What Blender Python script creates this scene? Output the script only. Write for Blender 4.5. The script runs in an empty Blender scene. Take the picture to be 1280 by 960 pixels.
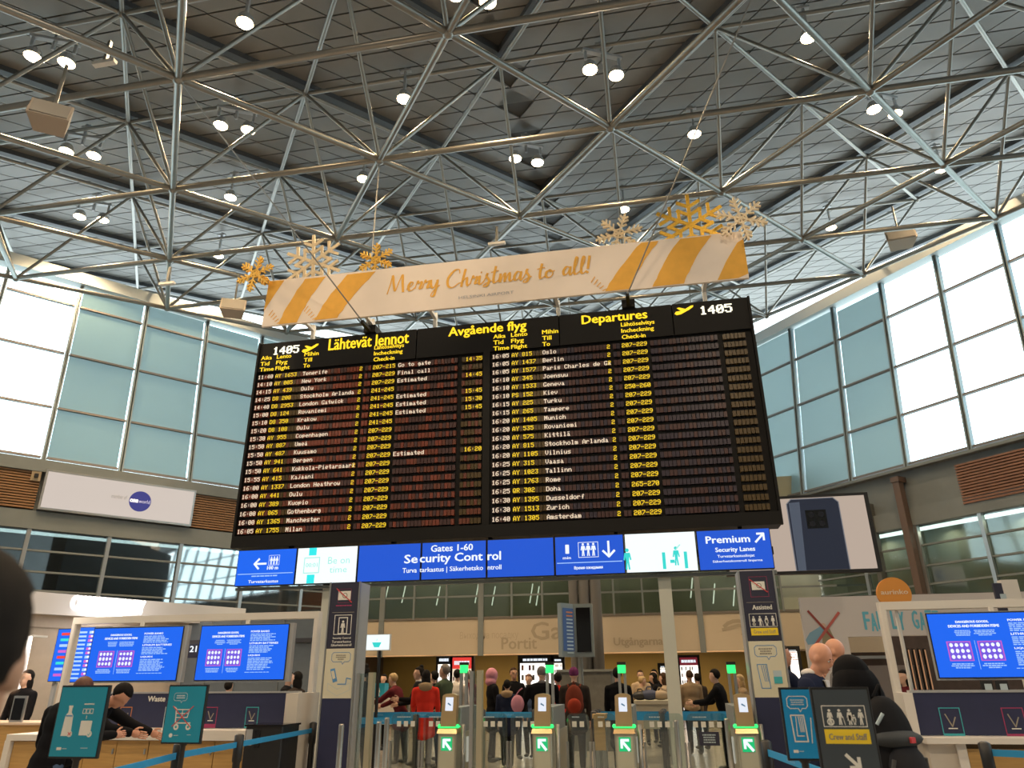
import bpy, bmesh, math, random
from mathutils import Vector, Matrix
C = bpy.context.scene
COL = C.collection
random.seed(7)
PI = math.pi
rad = math.radians
# ---------------------------------------------------------------- camera (hall frame: +Y is the axis of the hall, X along the board)
FPX, PITCH, ROLL, YAW = 902.68, rad(22.282), rad(-0.485), rad(10.861)
cp, sp, cr_, sr_, cy_, sy_ = math.cos(PITCH), math.sin(PITCH), math.cos(ROLL), math.sin(ROLL), math.cos(YAW), math.sin(YAW)
def _yaw(v): return Vector((cy_*v[0]-sy_*v[1], sy_*v[0]+cy_*v[1], v[2]))
_R, _F, _U = Vector((1, 0, 0)), Vector((0, cp, sp)), Vector((0, -sp, cp))
CR, CU, CF = _yaw(_R*cr_+_U*sr_), _yaw(_U*cr_-_R*sr_), _yaw(_F)
EYE = Vector((0, 0, 1.5))
cam = bpy.data.objects.new('camera', bpy.data.cameras.new('camera')); COL.objects.link(cam)
cam.data.sensor_fit = 'HORIZONTAL'; cam.data.sensor_width = 36.0; cam.data.lens = FPX/1280*36.0
cam.data.clip_start = 0.05; cam.data.clip_end = 500
Mc = Matrix((CR, CU, -CF)).transposed().to_4x4(); Mc.translation = EYE
cam.matrix_world = Mc
C.camera = cam
# ---------------------------------------------------------------- light from outside: an even winter overcast
W = bpy.data.worlds.new('overcast'); C.world = W; W.use_nodes = True
bg = W.node_tree.nodes['Background']; bg.inputs[0].default_value = (0.79, 0.95, 1.0, 1); bg.inputs[1].default_value = 4.2
C.view_settings.view_transform = 'Standard'; C.view_settings.look = 'None'; C.view_settings.gamma = 1
C.view_settings.use_curve_mapping = False; C.view_settings.exposure = 0.0
LAMP_W = 190.0
# ---------------------------------------------------------------- geometry of the site
def ray(u, v): return CF + CR*((u-640)/FPX) + CU*((480-v)/FPX)
def PY(u, v, Y): d = ray(u, v); return EYE + d*(Y/d.y)
def PZ(u, v, Z): d = ray(u, v); return EYE + d*((Z-1.5)/d.z)
def proj(P):
    P = Vector(P)-EYE; d = P.dot(CF)
    if d < 0.05: return None
    return 640+FPX*P.dot(CR)/d, 480-FPX*P.dot(CU)/d
# ---------------------------------------------------------------- materials
MATS = {}
def mat(name, col, rough=0.5, metal=0.0, emit=0.0, ecol=None, noise=0.0, scale=8.0, bump=0.0, spec=0.5, coat=0.0, stretch=None, alpha=None):
    if name in MATS: return MATS[name]
    m = bpy.data.materials.new(name); m.use_nodes = True
    nt = m.node_tree; b = nt.nodes['Principled BSDF']
    if emit: col = tuple(q*.12 for q in col) if ecol else col
    b.inputs['Base Color'].default_value = (*col, 1); b.inputs['Roughness'].default_value = rough
    b.inputs['Metallic'].default_value = metal; b.inputs['Specular IOR Level'].default_value = spec
    if coat: b.inputs['Coat Weight'].default_value = coat
    if emit:
        b.inputs['Emission Color'].default_value = (*(ecol or col), 1); b.inputs['Emission Strength'].default_value = emit
    if noise or bump:
        tc = nt.nodes.new('ShaderNodeTexCoord'); mp = nt.nodes.new('ShaderNodeMapping'); n = nt.nodes.new('ShaderNodeTexNoise')
        n.inputs['Scale'].default_value = scale; n.inputs['Detail'].default_value = 4
        if stretch: mp.inputs['Scale'].default_value = stretch
        nt.links.new(tc.outputs['Object'], mp.inputs['Vector']); nt.links.new(mp.outputs[0], n.inputs['Vector'])
        if noise:
            r = nt.nodes.new('ShaderNodeMapRange'); r.inputs[1].default_value = 0.25; r.inputs[2].default_value = 0.75
            r.inputs[3].default_value = 1-noise; r.inputs[4].default_value = 1+noise
            nt.links.new(n.outputs[0], r.inputs[0])
            hs = nt.nodes.new('ShaderNodeHueSaturation'); hs.inputs['Color'].default_value = (*col, 1)
            nt.links.new(r.outputs[0], hs.inputs['Value']); nt.links.new(hs.outputs[0], b.inputs['Base Color'])
        if bump:
            bp = nt.nodes.new('ShaderNodeBump'); bp.inputs['Strength'].default_value = bump; bp.inputs['Distance'].default_value = 0.02
            nt.links.new(n.outputs[0], bp.inputs['Height']); nt.links.new(bp.outputs[0], b.inputs['Normal'])
    MATS[name] = m
    return m
def glass(name, tint=(0.9, 0.95, 0.95), refl=0.12, rough=0.02):
    if name in MATS: return MATS[name]
    m = bpy.data.materials.new(name); m.use_nodes = True; nt = m.node_tree
    for n in list(nt.nodes): nt.nodes.remove(n)
    o = nt.nodes.new('ShaderNodeOutputMaterial'); mx = nt.nodes.new('ShaderNodeMixShader'); t = nt.nodes.new('ShaderNodeBsdfTransparent')
    g = nt.nodes.new('ShaderNodeBsdfGlossy'); g.inputs['Roughness'].default_value = rough; t.inputs[0].default_value = (*tint, 1)
    mx.inputs[0].default_value = refl
    nt.links.new(t.outputs[0], mx.inputs[1]); nt.links.new(g.outputs[0], mx.inputs[2]); nt.links.new(mx.outputs[0], o.inputs[0])
    MATS[name] = m; return m
def blindmat():
    m = bpy.data.materials.new('blind_fabric'); m.use_nodes = True; nt = m.node_tree
    for n in list(nt.nodes): nt.nodes.remove(n)
    o = nt.nodes.new('ShaderNodeOutputMaterial'); mx = nt.nodes.new('ShaderNodeMixShader'); mx.inputs[0].default_value = 0.6
    d = nt.nodes.new('ShaderNodeBsdfDiffuse'); t = nt.nodes.new('ShaderNodeBsdfTranslucent')
    d.inputs[0].default_value = (.22, .34, .36, 1)
    tc = nt.nodes.new('ShaderNodeTexCoord'); n = nt.nodes.new('ShaderNodeTexNoise'); n.inputs['Scale'].default_value = .7
    rp = nt.nodes.new('ShaderNodeMixRGB'); rp.inputs[1].default_value = (.56, .60, .60, 1); rp.inputs[2].default_value = (.62, .65, .645, 1)
    nt.links.new(tc.outputs['Object'], n.inputs['Vector']); nt.links.new(n.outputs[0], rp.inputs[0]); nt.links.new(rp.outputs[0], t.inputs[0])
    nt.links.new(d.outputs[0], mx.inputs[1]); nt.links.new(t.outputs[0], mx.inputs[2]); nt.links.new(mx.outputs[0], o.inputs[0])
    return m
BLIND = blindmat()
STEEL = mat('painted_steel', (.27, .26, .235), .36, .65, noise=.08, scale=3)
GREYPAINT = mat('grey_paint', (.19, .21, .21), .55, noise=.08, scale=1.5)
GREYPANEL = mat('grey_wall_panel', (.18, .20, .205), .6, noise=.12, scale=1.2)
ALU = mat('aluminium', (.45, .46, .46), .35, .8)
MULL = mat('mullion_metal', (.26, .31, .33), .5, .2)
TRANS = mat('transom_metal', (.22, .19, .17), .5, .3)
DECK = mat('deck_panel_paint', (.20, .188, .172), .5, .1, noise=.10, scale=.9)
DECKD = mat('deck_joint_dark', (.07, .07, .07), .8)
BEAMD = mat('roof_beam_paint', (.10, .105, .11), .5, .3)
FLOOR = mat('polished_floor', (.34, .31, .28), .22, noise=.10, scale=3)
BLACK = mat('black_metal', (.012, .012, .013), .45)
BLACKG = mat('black_gloss', (.008, .008, .01), .15)
CHAR = mat('board_housing', (.010, .0095, .009), .6, spec=.2)
WHITE = mat('white_laminate', (.72, .68, .62), .45)
WHITEP = mat('white_paint', (.66, .64, .60), .5)
NAVY = mat('navy_panel', (.022, .026, .075), .5, noise=.06)
NAVYS = mat('navy_sign', (.03, .03, .055), .4)
GREYL = mat('light_grey_metal', (.42, .43, .44), .4, .3)
BEIGE = mat('beige_fascia', (.50, .42, .31), .6, noise=.04, scale=.6)
WOOD = mat('oak_veneer', (.50, .30, .10), .45, noise=.14, scale=3, stretch=(1, 1, 14))
SLAT = mat('slat_wood', (.27, .14, .06), .55, noise=.18, scale=4, stretch=(1, 1, 12))
SLATR = mat('slat_wood_red', (.25, .12, .07), .55, noise=.18, scale=4, stretch=(1, 1, 12))
YEL = mat('yellow_letter_light', (1, .72, .02), .5, emit=1.25, ecol=(1, .66, .015))
FLY = mat('yellow_flap_print_glow', (.9, .62, .02), .5, emit=.95, ecol=(.98, .66, .02))  # printed letters, their lit brightness put in as emission
FLW = mat('white_flap_print_glow', (.85, .72, .55), .5, emit=.85, ecol=(1, .80, .58))  # same added glow for the white printed letters
CLK = mat('clock_segment_light', (1, .95, .8), .5, emit=1.5, ecol=(1, .93, .72))
SCRB = mat('blue_screen_light', (.02, .10, .6), .3, emit=1.0, ecol=(.012, .09, .62))
SCRB2 = mat('bright_blue_screen_light', (.02, .14, .8), .3, emit=1.0, ecol=(.010, .13, .86))
SCRW = mat('white_screen_light', (.9, 1, 1), .3, emit=1.0, ecol=(.90, 1, 1))
SCRT = mat('white_symbol_light', (1, 1, 1), .4, emit=1.0, ecol=(.86, .93, 1))
SCRP = mat('pale_blue_text_light', (.6, .8, 1), .4, emit=1.0, ecol=(.33, .55, .96))
TEALL = mat('teal_symbol_light', (.1, .7, .65), .4, emit=1.0, ecol=(.03, .66, .62))
TEALP = mat('pale_teal_symbol_light', (.5, .85, .8), .4, emit=1.0, ecol=(.36, .80, .74))
PINKL = mat('pink_screen_light', (.8, .2, .6), .4, emit=1.0, ecol=(.55, .10, .55))
REDL = mat('red_sign_light', (.8, .06, .05), .4, emit=1.0, ecol=(.8, .05, .04))
GRNL = mat('green_signal_light', (.02, .9, .3), .4, emit=1.7, ecol=(.03, .80, .16))
GRND = mat('green_arrow_field', (.02, .6, .25), .4, emit=.9, ecol=(.01, .55, .18))
LAMP = mat('floodlight_lens', (1, .85, .6), .3, emit=45, ecol=(1, .72, .38))
WARML = mat('warm_lamp_light', (1, .8, .5), .4, emit=5, ecol=(1, .66, .34))
NEON = mat('white_letter_light', (1, 1, 1), .4, emit=3.5, ecol=(1, .93, .90))
GLS = glass('clear_glass', (.93, .96, .95), .07)
GLW = glass('window_glass', (.90, .96, .97), .06)
GLB = glass('balustrade_glass', (.84, .90, .88), .13)
MIRG = glass('office_glass', (.55, .60, .58), .40, .03); MIRG2 = glass('far_office_glass', (.62, .66, .60), .10, .05)
GOLD = mat('gold_glitter', (.72, .44, .08), .5, .35, noise=.16, scale=25)
CREAMG = mat('champagne_glitter', (.70, .58, .40), .5, .3, noise=.14, scale=25)
PALEG = mat('pale_snowflake', (.55, .50, .42), .5, .3, noise=.15, scale=30)
BANW = mat('banner_cloth', (.84, .74, .66), .7, noise=.03, scale=2)
BANO = mat('banner_orange_print', (.80, .42, .06), .7, noise=.08, scale=5)
BANG = mat('banner_grey_print', (.36, .38, .44), .7)
BRASS = mat('brushed_bronze', (.60, .42, .22), .35, .8, noise=.08, scale=5)
GATEW = mat('gate_body_steel', (.48, .47, .38), .35, .6)
BELT = mat('blue_belt', (.02, .27, .55), .6)
TEALS = mat('teal_poster', (.012, .28, .42), .45)
BLUES = mat('blue_poster', (.01, .28, .62), .45)
PRW = mat('white_print', (.75, .74, .68), .6)
PRP = mat('pale_print', (.45, .55, .60), .6)
PRB = mat('blue_print', (.10, .28, .55), .6)
PRR = mat('red_print', (.60, .05, .06), .6)
PRO = mat('orange_print', (.62, .22, .08), .6)
PRT = mat('teal_print', (.05, .40, .45), .6)
PRM = mat('maroon_print', (.35, .04, .12), .6)
PRN = mat('navy_print', (.03, .03, .06), .6)
PRG = mat('grey_print', (.30, .27, .22), .6)
YELP = mat('yellow_print', (.85, .62, .03), .6)
CREAMP = mat('cream_panel', (.66, .62, .47), .5)
# ---------------------------------------------------------------- mesh builder
def put(o, parent=None):
    COL.objects.link(o)
    if parent is not None: o.parent = parent
    return o
class MB:
    def __init__(s): s.v = []; s.f = []
    def add(s, vs, fs):
        k = len(s.v); s.v += [tuple(p) for p in vs]; s.f += [tuple(i+k for i in f) for f in fs]; return s
    def box(s, x0, y0, z0, x1, y1, z1, M=None):
        vs = [Vector((x, y, z)) for z in (z0, z1) for y in (y0, y1) for x in (x0, x1)]
        if M is not None: vs = [M @ p for p in vs]
        return s.add(vs, [(0, 2, 3, 1), (4, 5, 7, 6), (0, 1, 5, 4), (2, 6, 7, 3), (0, 4, 6, 2), (1, 3, 7, 5)])
    def bbox(s, x0, y0, z0, x1, y1, z1, r=.01):   # box with chamfered vertical edges
        pts = [(x0+r, y0), (x1-r, y0), (x1, y0+r), (x1, y1-r), (x1-r, y1), (x0+r, y1), (x0, y1-r), (x0, y0+r)]
        n = 8; vs = [(x, y, z) for z in (z0, z1) for x, y in pts]
        return s.add(vs, [tuple(range(n))[::-1], tuple(range(n, 2*n))]+[(i, (i+1) % n, (i+1) % n+n, i+n) for i in range(n)])
    def tube(s, a, b, r0, r1=None, n=8, cap=True):
        a = Vector(a); b = Vector(b); r1 = r0 if r1 is None else r1; d = (b-a).normalized()
        x = d.orthogonal().normalized(); y = d.cross(x); vs = []
        for p, r in ((a, r0), (b, r1)):
            for i in range(n): t = 2*PI*i/n; vs.append(p+x*(r*math.cos(t))+y*(r*math.sin(t)))
        fs = [(i, (i+1) % n, n+(i+1) % n, n+i) for i in range(n)]
        if cap: fs += [tuple(range(n))[::-1], tuple(range(n, 2*n))]
        return s.add(vs, fs)
    def path(s, pts, r, n=6):
        for a, b in zip(pts, pts[1:]): s.tube(a, b, r, n=n)
        return s
    def lathe(s, prof, c=(0, 0, 0), n=16):
        vs = []; fs = []; m = len(prof)
        for i in range(n):
            t = 2*PI*i/n
            for r, z in prof: vs.append((c[0]+r*math.cos(t), c[1]+r*math.sin(t), c[2]+z))
        for i in range(n):
            for j in range(m-1): fs.append((i*m+j, ((i+1) % n)*m+j, ((i+1) % n)*m+j+1, i*m+j+1))
        fs += [tuple(i*m for i in range(n))[::-1], tuple(i*m+m-1 for i in range(n))]
        return s.add(vs, fs)
    def ell(s, c, r, n=12, m=8, M=None):
        vs = []; fs = []
        c = Vector(c)
        r = (r, r, r) if not hasattr(r, '__len__') else r
        for j in range(1, m):
            ph = PI*j/m
            for i in range(n):
                t = 2*PI*i/n
                p = Vector((r[0]*math.sin(ph)*math.cos(t), r[1]*math.sin(ph)*math.sin(t), r[2]*math.cos(ph)))
                vs.append(c+(M @ p if M is not None else p))
        for z in (1, -1):
            p = Vector((0, 0, r[2]*z)); vs.append(c+(M @ p if M is not None else p))
        for j in range(m-2):
            for i in range(n): fs.append((j*n+i, (j+1)*n+i, (j+1)*n+(i+1) % n, j*n+(i+1) % n))
        k = len(vs)
        for i in range(n): fs.append((k-2, i, (i+1) % n)); fs.append((k-1, (m-2)*n+(i+1) % n, (m-2)*n+i))
        return s.add(vs, fs)
    def cap(s, a, b, r0, r1, n=10):               # tapered capsule
        s.tube(a, b, r0, r1, n); s.ell(a, r0, n, 6); s.ell(b, r1, n, 6); return s
    def mesh(s, name, m, M=None):
        me = bpy.data.meshes.new(name)
        vs = s.v if M is None else [tuple(M @ Vector(p)) for p in s.v]
        me.from_pydata(vs, [], s.f); me.update()
        if m is not None: me.materials.append(m)
        return me
    def build(s, name, m, parent=None, smooth=False, label=None):
        """verts are in world coordinates; they are carried into the parent's frame"""
        M = None
        if parent is not None and 'inv' in META.get(parent.name, {}): M = META[parent.name]['inv']
        me = s.mesh(name, m, M)
        if smooth:
            for p in me.polygons: p.use_smooth = True
        o = bpy.data.objects.new(name, me); put(o, parent)
        if M is not None: META[o.name] = {'inv': M}
        if label: o['label'] = label
        return o
META = {}
def thing(name, label, cat, loc=(0, 0, 0), rz=0.0, group=None):
    o = bpy.data.objects.new(name, None); o.empty_display_size = .1; COL.objects.link(o)
    o.location = loc; o.rotation_euler = (0, 0, rz)
    META[o.name] = {'inv': (Matrix.Translation(Vector(loc)) @ Matrix.Rotation(rz, 4, 'Z')).inverted()}
    o['label'] = label; o['category'] = cat
    if group: o['group'] = group
    return o
def tag(o, label, cat, group=None):
    o['label'] = label; o['category'] = cat
    if group: o['group'] = group
    return o
def struct(o): o['kind'] = 'structure'; return o
def setting(name, loc=(0, 0, 0)):
    o = bpy.data.objects.new(name, None); COL.objects.link(o); o.location = loc; o['kind'] = 'structure'
    META[o.name] = {'inv': Matrix.Translation(Vector(loc)).inverted()}; return o
def place(me, name, parent, loc, rot=None):
    """shared mesh copy placed in world coordinates under a parent whose rotation is zero"""
    o = bpy.data.objects.new(name, me); COL.objects.link(o); o.parent = parent
    o.location = Vector(loc)-parent.location if parent is not None else Vector(loc)
    if rot is not None: o.rotation_mode = 'QUATERNION'; o.rotation_quaternion = rot
    return o
def copytree(src, loc, rz, label=None):
    r = src.copy(); COL.objects.link(r); r.location = loc; r.rotation_euler = (0, 0, rz)
    if label: r['label'] = label
    for ch in list(src.children):
        c = ch.copy(); COL.objects.link(c); c.parent = r
        for g in ch.children: d = g.copy(); COL.objects.link(d); d.parent = c
    return r
# ---------------------------------------------------------------- text
_tc = {}
def textgeo(s):
    if s in _tc: return _tc[s]
    cu = bpy.data.curves.new('t', 'FONT'); cu.body = s; cu.resolution_u = 2
    o = bpy.data.objects.new('t', cu); COL.objects.link(o)
    dg = bpy.context.evaluated_depsgraph_get(); me = bpy.data.meshes.new_from_object(o.evaluated_get(dg))
    vs = [(v.co.x, v.co.y) for v in me.vertices]; fs = [tuple(p.vertices) for p in me.polygons]
    bpy.data.objects.remove(o); bpy.data.curves.remove(cu); bpy.data.meshes.remove(me)
    _tc[s] = (vs, fs); return _tc[s]
class Face:
    """a flat printed or lit face: x runs 0..w to the right, y runs 0..h downwards, in metres"""
    def __init__(s, tl, ex, ez, w, h, parent, lift=.004):
        s.o = Vector(tl); s.ex = Vector(ex).normalized(); s.ez = Vector(ez).normalized(); s.n = s.ex.cross(s.ez)
        s.w = w; s.h = h; s.parent = parent; s.acc = {}; s.lift = lift
    def P(s, x, y, l=0.0): return s.o+s.ex*x-s.ez*y+s.n*l
    def mb(s, name, m, lvl): return s.acc.setdefault((name, m.name, lvl), (MB(), m))[0]
    def poly(s, pts, m, lvl=1, name='print'):
        b = s.mb(name, m, lvl); n = len(pts); l = s.lift*lvl; l0 = s.lift*(lvl-1)
        a = sum(pts[i][0]*pts[(i+1) % n][1]-pts[(i+1) % n][0]*pts[i][1] for i in range(n))
        if a > 0: pts = pts[::-1]
        vs = [s.P(x, y, l) for x, y in pts]+[s.P(x, y, l0) for x, y in pts]
        b.add(vs, [tuple(range(n))]+[(i, i+n, (i+1) % n+n, (i+1) % n) for i in range(n)])
    def rect(s, x0, y0, x1, y1, m, lvl=1, name='print'): s.poly([(x0, y0), (x1, y0), (x1, y1), (x0, y1)], m, lvl, name)
    def circ(s, x, y, r, m, lvl=1, name='print', n=20, ry=None):
        ry = ry or r; s.poly([(x+r*math.cos(2*PI*i/n), y+ry*math.sin(2*PI*i/n)) for i in range(n)], m, lvl, name)
    def line(s, pts, wd, m, lvl=1, name='print', closed=False):
        if closed: pts = list(pts)+[pts[0]]
        for (xa, ya), (xb, yb) in zip(pts, pts[1:]):
            L = math.hypot(xb-xa, yb-ya) or 1e-6; dx, dy = (xb-xa)/L, (yb-ya)/L; h = wd/2
            xa2, ya2, xb2, yb2 = xa-dx*h*.6, ya-dy*h*.6, xb+dx*h*.6, yb+dy*h*.6
            q = [(xa2-dy*h, ya2+dx*h), (xb2-dy*h, yb2+dx*h), (xb2+dy*h, yb2-dx*h), (xa2+dy*h, ya2-dx*h)]
            s.k = (getattr(s, 'k', 0)+1) % 7
            s.mb(name, m, lvl).add([s.P(x, y, s.lift*(lvl+.05*s.k)) for x, y in q], [(0, 1, 2, 3)])
    def frame(s, x0, y0, x1, y1, wd, m, lvl=1, name='print'): s.line([(x0, y0), (x1, y0), (x1, y1), (x0, y1)], wd, m, lvl, name, True)
    def bubble(s, x0, y0, x1, y1, wd, m, lvl=1, name='print'):
        r = min(x1-x0, y1-y0)*.2; xm = x0+(x1-x0)*.6
        s.line([(x0+r, y0), (x1-r, y0), (x1, y0+r), (x1, y1-r), (x1-r, y1), (xm+r, y1), (xm, y1+r*1.4), (xm-r*.6, y1), (x0+r, y1), (x0, y1-r), (x0, y0+r)], wd, m, lvl, name, True)
    def text(s, t, x0, y0, x1, y1, m, lvl=1, name='lettering', bold=0.0):
        vs, fs = textgeo(t)
        xs = [p[0] for p in vs]; ys = [p[1] for p in vs]; ax, bx, ay, by = min(xs), max(xs), min(ys), max(ys)
        kx = (x1-x0)/(bx-ax); ky = (y1-y0)/(by-ay)
        for kk, (dx, dy) in enumerate([(0, 0)] if not bold else [(-bold, 0), (bold, 0), (0, -bold*.6), (0, bold*.6)]):
            s.mb(name, m, lvl).add([s.P(x0+dx+(x-ax)*kx, y1+dy-(y-ay)*ky, s.lift*(lvl+.12*kk)) for x, y in vs], fs)
    def man(s, x, y, h, m, lvl=1, name='pictogram', kind=0):
        """standing figure, feet at (x,y)"""
        a = lambda px, py: (x+px*h, y-py*h)
        s.circ(x, y-h*.9, h*.09, m, lvl, name, 10)
        s.poly([a(-.13, .78), a(.13, .78), a(.19, .45), a(.12, .43), a(.09, .6), a(.07, .4), a(.11, 0), a(.03, 0), a(0, .32), a(-.03, 0), a(-.11, 0), a(-.07, .4), a(-.09, .6), a(-.12, .43), a(-.19, .45)], m, lvl, name)
        if kind == 1: s.line([a(.2, .5), a(.28, 0)], h*.04, m, lvl, name)
        if kind == 2: s.poly([a(-.1, .6), a(.1, .6), a(.18, .25), a(-.18, .25)], m, lvl, name)
    def arrow(s, x, y, L, ang, wd, m, lvl=1, name='arrow'):
        c, sn = math.cos(ang), math.sin(ang); q = lambda a, b: (x+a*c-b*sn, y+a*sn+b*c)
        s.line([q(-L/2, 0), q(L/2-wd*.4, 0)], wd, m, lvl, name)
        s.line([q(L/2-L*.38, -L*.38), q(L/2, 0), q(L/2-L*.38, L*.38)], wd, m, lvl, name)
    def lines(s, x0, y0, x1, y1, n, m, lvl=1, name='small_print', ragged=.25, center=False):
        """rows of small printed words, too small to read"""
        rnd = random.Random(int((x0+y0*3+s.o.x*7)*1000)); hh = (y1-y0)/n
        for k in range(n):
            e = x1-(x1-x0)*ragged*rnd.random()*(1 if k < n-1 else 2); sh = (x1-e)/2 if center else 0
            x = x0+sh
            while x < e+sh-.001:
                w = min((x1-x0)*(.06+.13*rnd.random()), e+sh-x); s.rect(x, y0+hh*(k+.18), x+w, y0+hh*(k+.76), m, lvl, name); x += w+(x1-x0)*.025
    def done(s):
        for (name, mn, lvl), (b, m) in s.acc.items():
            o = b.build(name, m, s.parent)
            if name in ('small_print', 'item_symbol', 'shelf_goods', 'print'): o['kind'] = 'stuff'
X_, Z_ = (1, 0, 0), (0, 0, 1)
def facepx(u0, v0, u1, v1, Y, parent, off=0.0):
    """upright face parallel to the board whose middle box is seen between the given corners"""
    a = PY(u0, v0, Y); b = PY(u1, v1, Y)
    return Face((a.x, Y-off, a.z), X_, Z_, b.x-a.x, a.z-b.z, parent)
# ---------------------------------------------------------------- dot matrix characters
_G = dict(zip("-0123456789:ABCDEFGHIJKLMNOPQRSTUVWXYZabcdefghijklmnopqrstuvwxyz", """0808080808 3E5149453E 00427F4000 7249494946 2141494D33 1814127F10 2745454539 3C4A494931 4121110907 3649494936 464949291E 0000140000
7C1211127C 7F49494936 3E41414122 7F4141413E 7F49494941 7F09090901 3E41415173 7F0808087F 00417F4100 2040413F01 7F08142241 7F40404040 7F021C027F 7F0408107F 3E4141413E 7F09090906 3E4151215E 7F09192946 2649494932 03017F0103 3F4040403F 1F2040201F 3F4038403F 6314081463 0304780403 6159494D43
2054547840 7F28444438 3844444428 384444287F 3854545418 00087E0902 18A4A49C78 7F08040478 00447D4000 2040403D00 7F10284400 00417F4000 7C04780478 7C08040478 3844444438 FC18242418 1824241888 7C08040408 4854545424 04043F4424 3C4040207C 1C2040201C 3C4030403C 4428102844 4C9090907C 4464544C44""".split()))
_G['ä'] = "2055547940"; _G['å'] = "2054557840"
def dots(b, s, x, z, cw, ch, y, fat=1.4):
    """characters on a 5x7 raster, z is the base line"""
    px, pz = cw*.80/5, ch/7
    for k, c in enumerate(s):
        if c == ' ': continue
        g = _G.get(c) or _G['o']
        for i in range(5):
            col = int(g[2*i:2*i+2], 16); j = 0
            while j < 8:
                if col >> j & 1:
                    e = j
                    while e+1 < 8 and col >> (e+1) & 1: e += 1
                    xa = x+k*cw+cw*.1+i*px; za = z+ch-(e+1)*pz; zb = z+ch-j*pz
                    b.add([(xa, y, za), (xa+px*fat, y, za), (xa+px*fat, y, zb), (xa, y, zb)], [(0, 1, 2, 3)]); j = e+1
                else: j += 1
# ================================================================ THE HALL
SW, CW = math.sin(rad(39.48)), math.cos(rad(39.48))
SIDE = {'left': dict(p=Vector((-15.62, 19.15, 0)), d=Vector((SW, CW, 0)), n=Vector((-CW, SW, 0)), lean=math.tan(rad(9.5))),
        'right': dict(p=Vector((7.52, 22.6, 0)), d=Vector((-SW, CW, 0)), n=Vector((CW, SW, 0)), lean=math.tan(rad(7.0)))}
def WP(side, s, z, off=0.0):
    q = SIDE[side]; o = off+(q['lean']*(z-7.4) if z > 7.4 else 0)
    p = q['p']+q['d']*s+q['n']*o; return Vector((p.x, p.y, z))
def wslab(b, side, s0, s1, z0, z1, o0, o1):
    """slab along a side wall between offsets o0 (inside) and o1 (outside)"""
    vs = [WP(side, s, z, o) for z in (z0, z1) for o in (o0, o1) for s in (s0, s1)]
    return b.add(vs, [(0, 2, 3, 1), (4, 5, 7, 6), (0, 1, 5, 4), (2, 6, 7, 3), (0, 4, 6, 2), (1, 3, 7, 5)])
GY = .147
floor = struct(MB().box(-40, -7.2, -.3, 34, 39, 0).build('floor', FLOOR))
# floor joints of the stone slabs in view
fj = MB()
for k in range(14): fj.box(-14, 11+k*1.2, 0, 10, 11.012+k*1.2, .001)
for k in range(20): fj.box(-14+k*1.2, 11, 0, -13.988+k*1.2, 27, .001)
o = fj.build('floor_joint', mat('joint_dark', (.16, .15, .14), .6), floor)
struct(MB().box(-40, -7.2, 0, 34, -7.0, 14).build('wall_back', GREYPANEL))  # unseen wall added behind the viewer to keep outside light out
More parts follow.
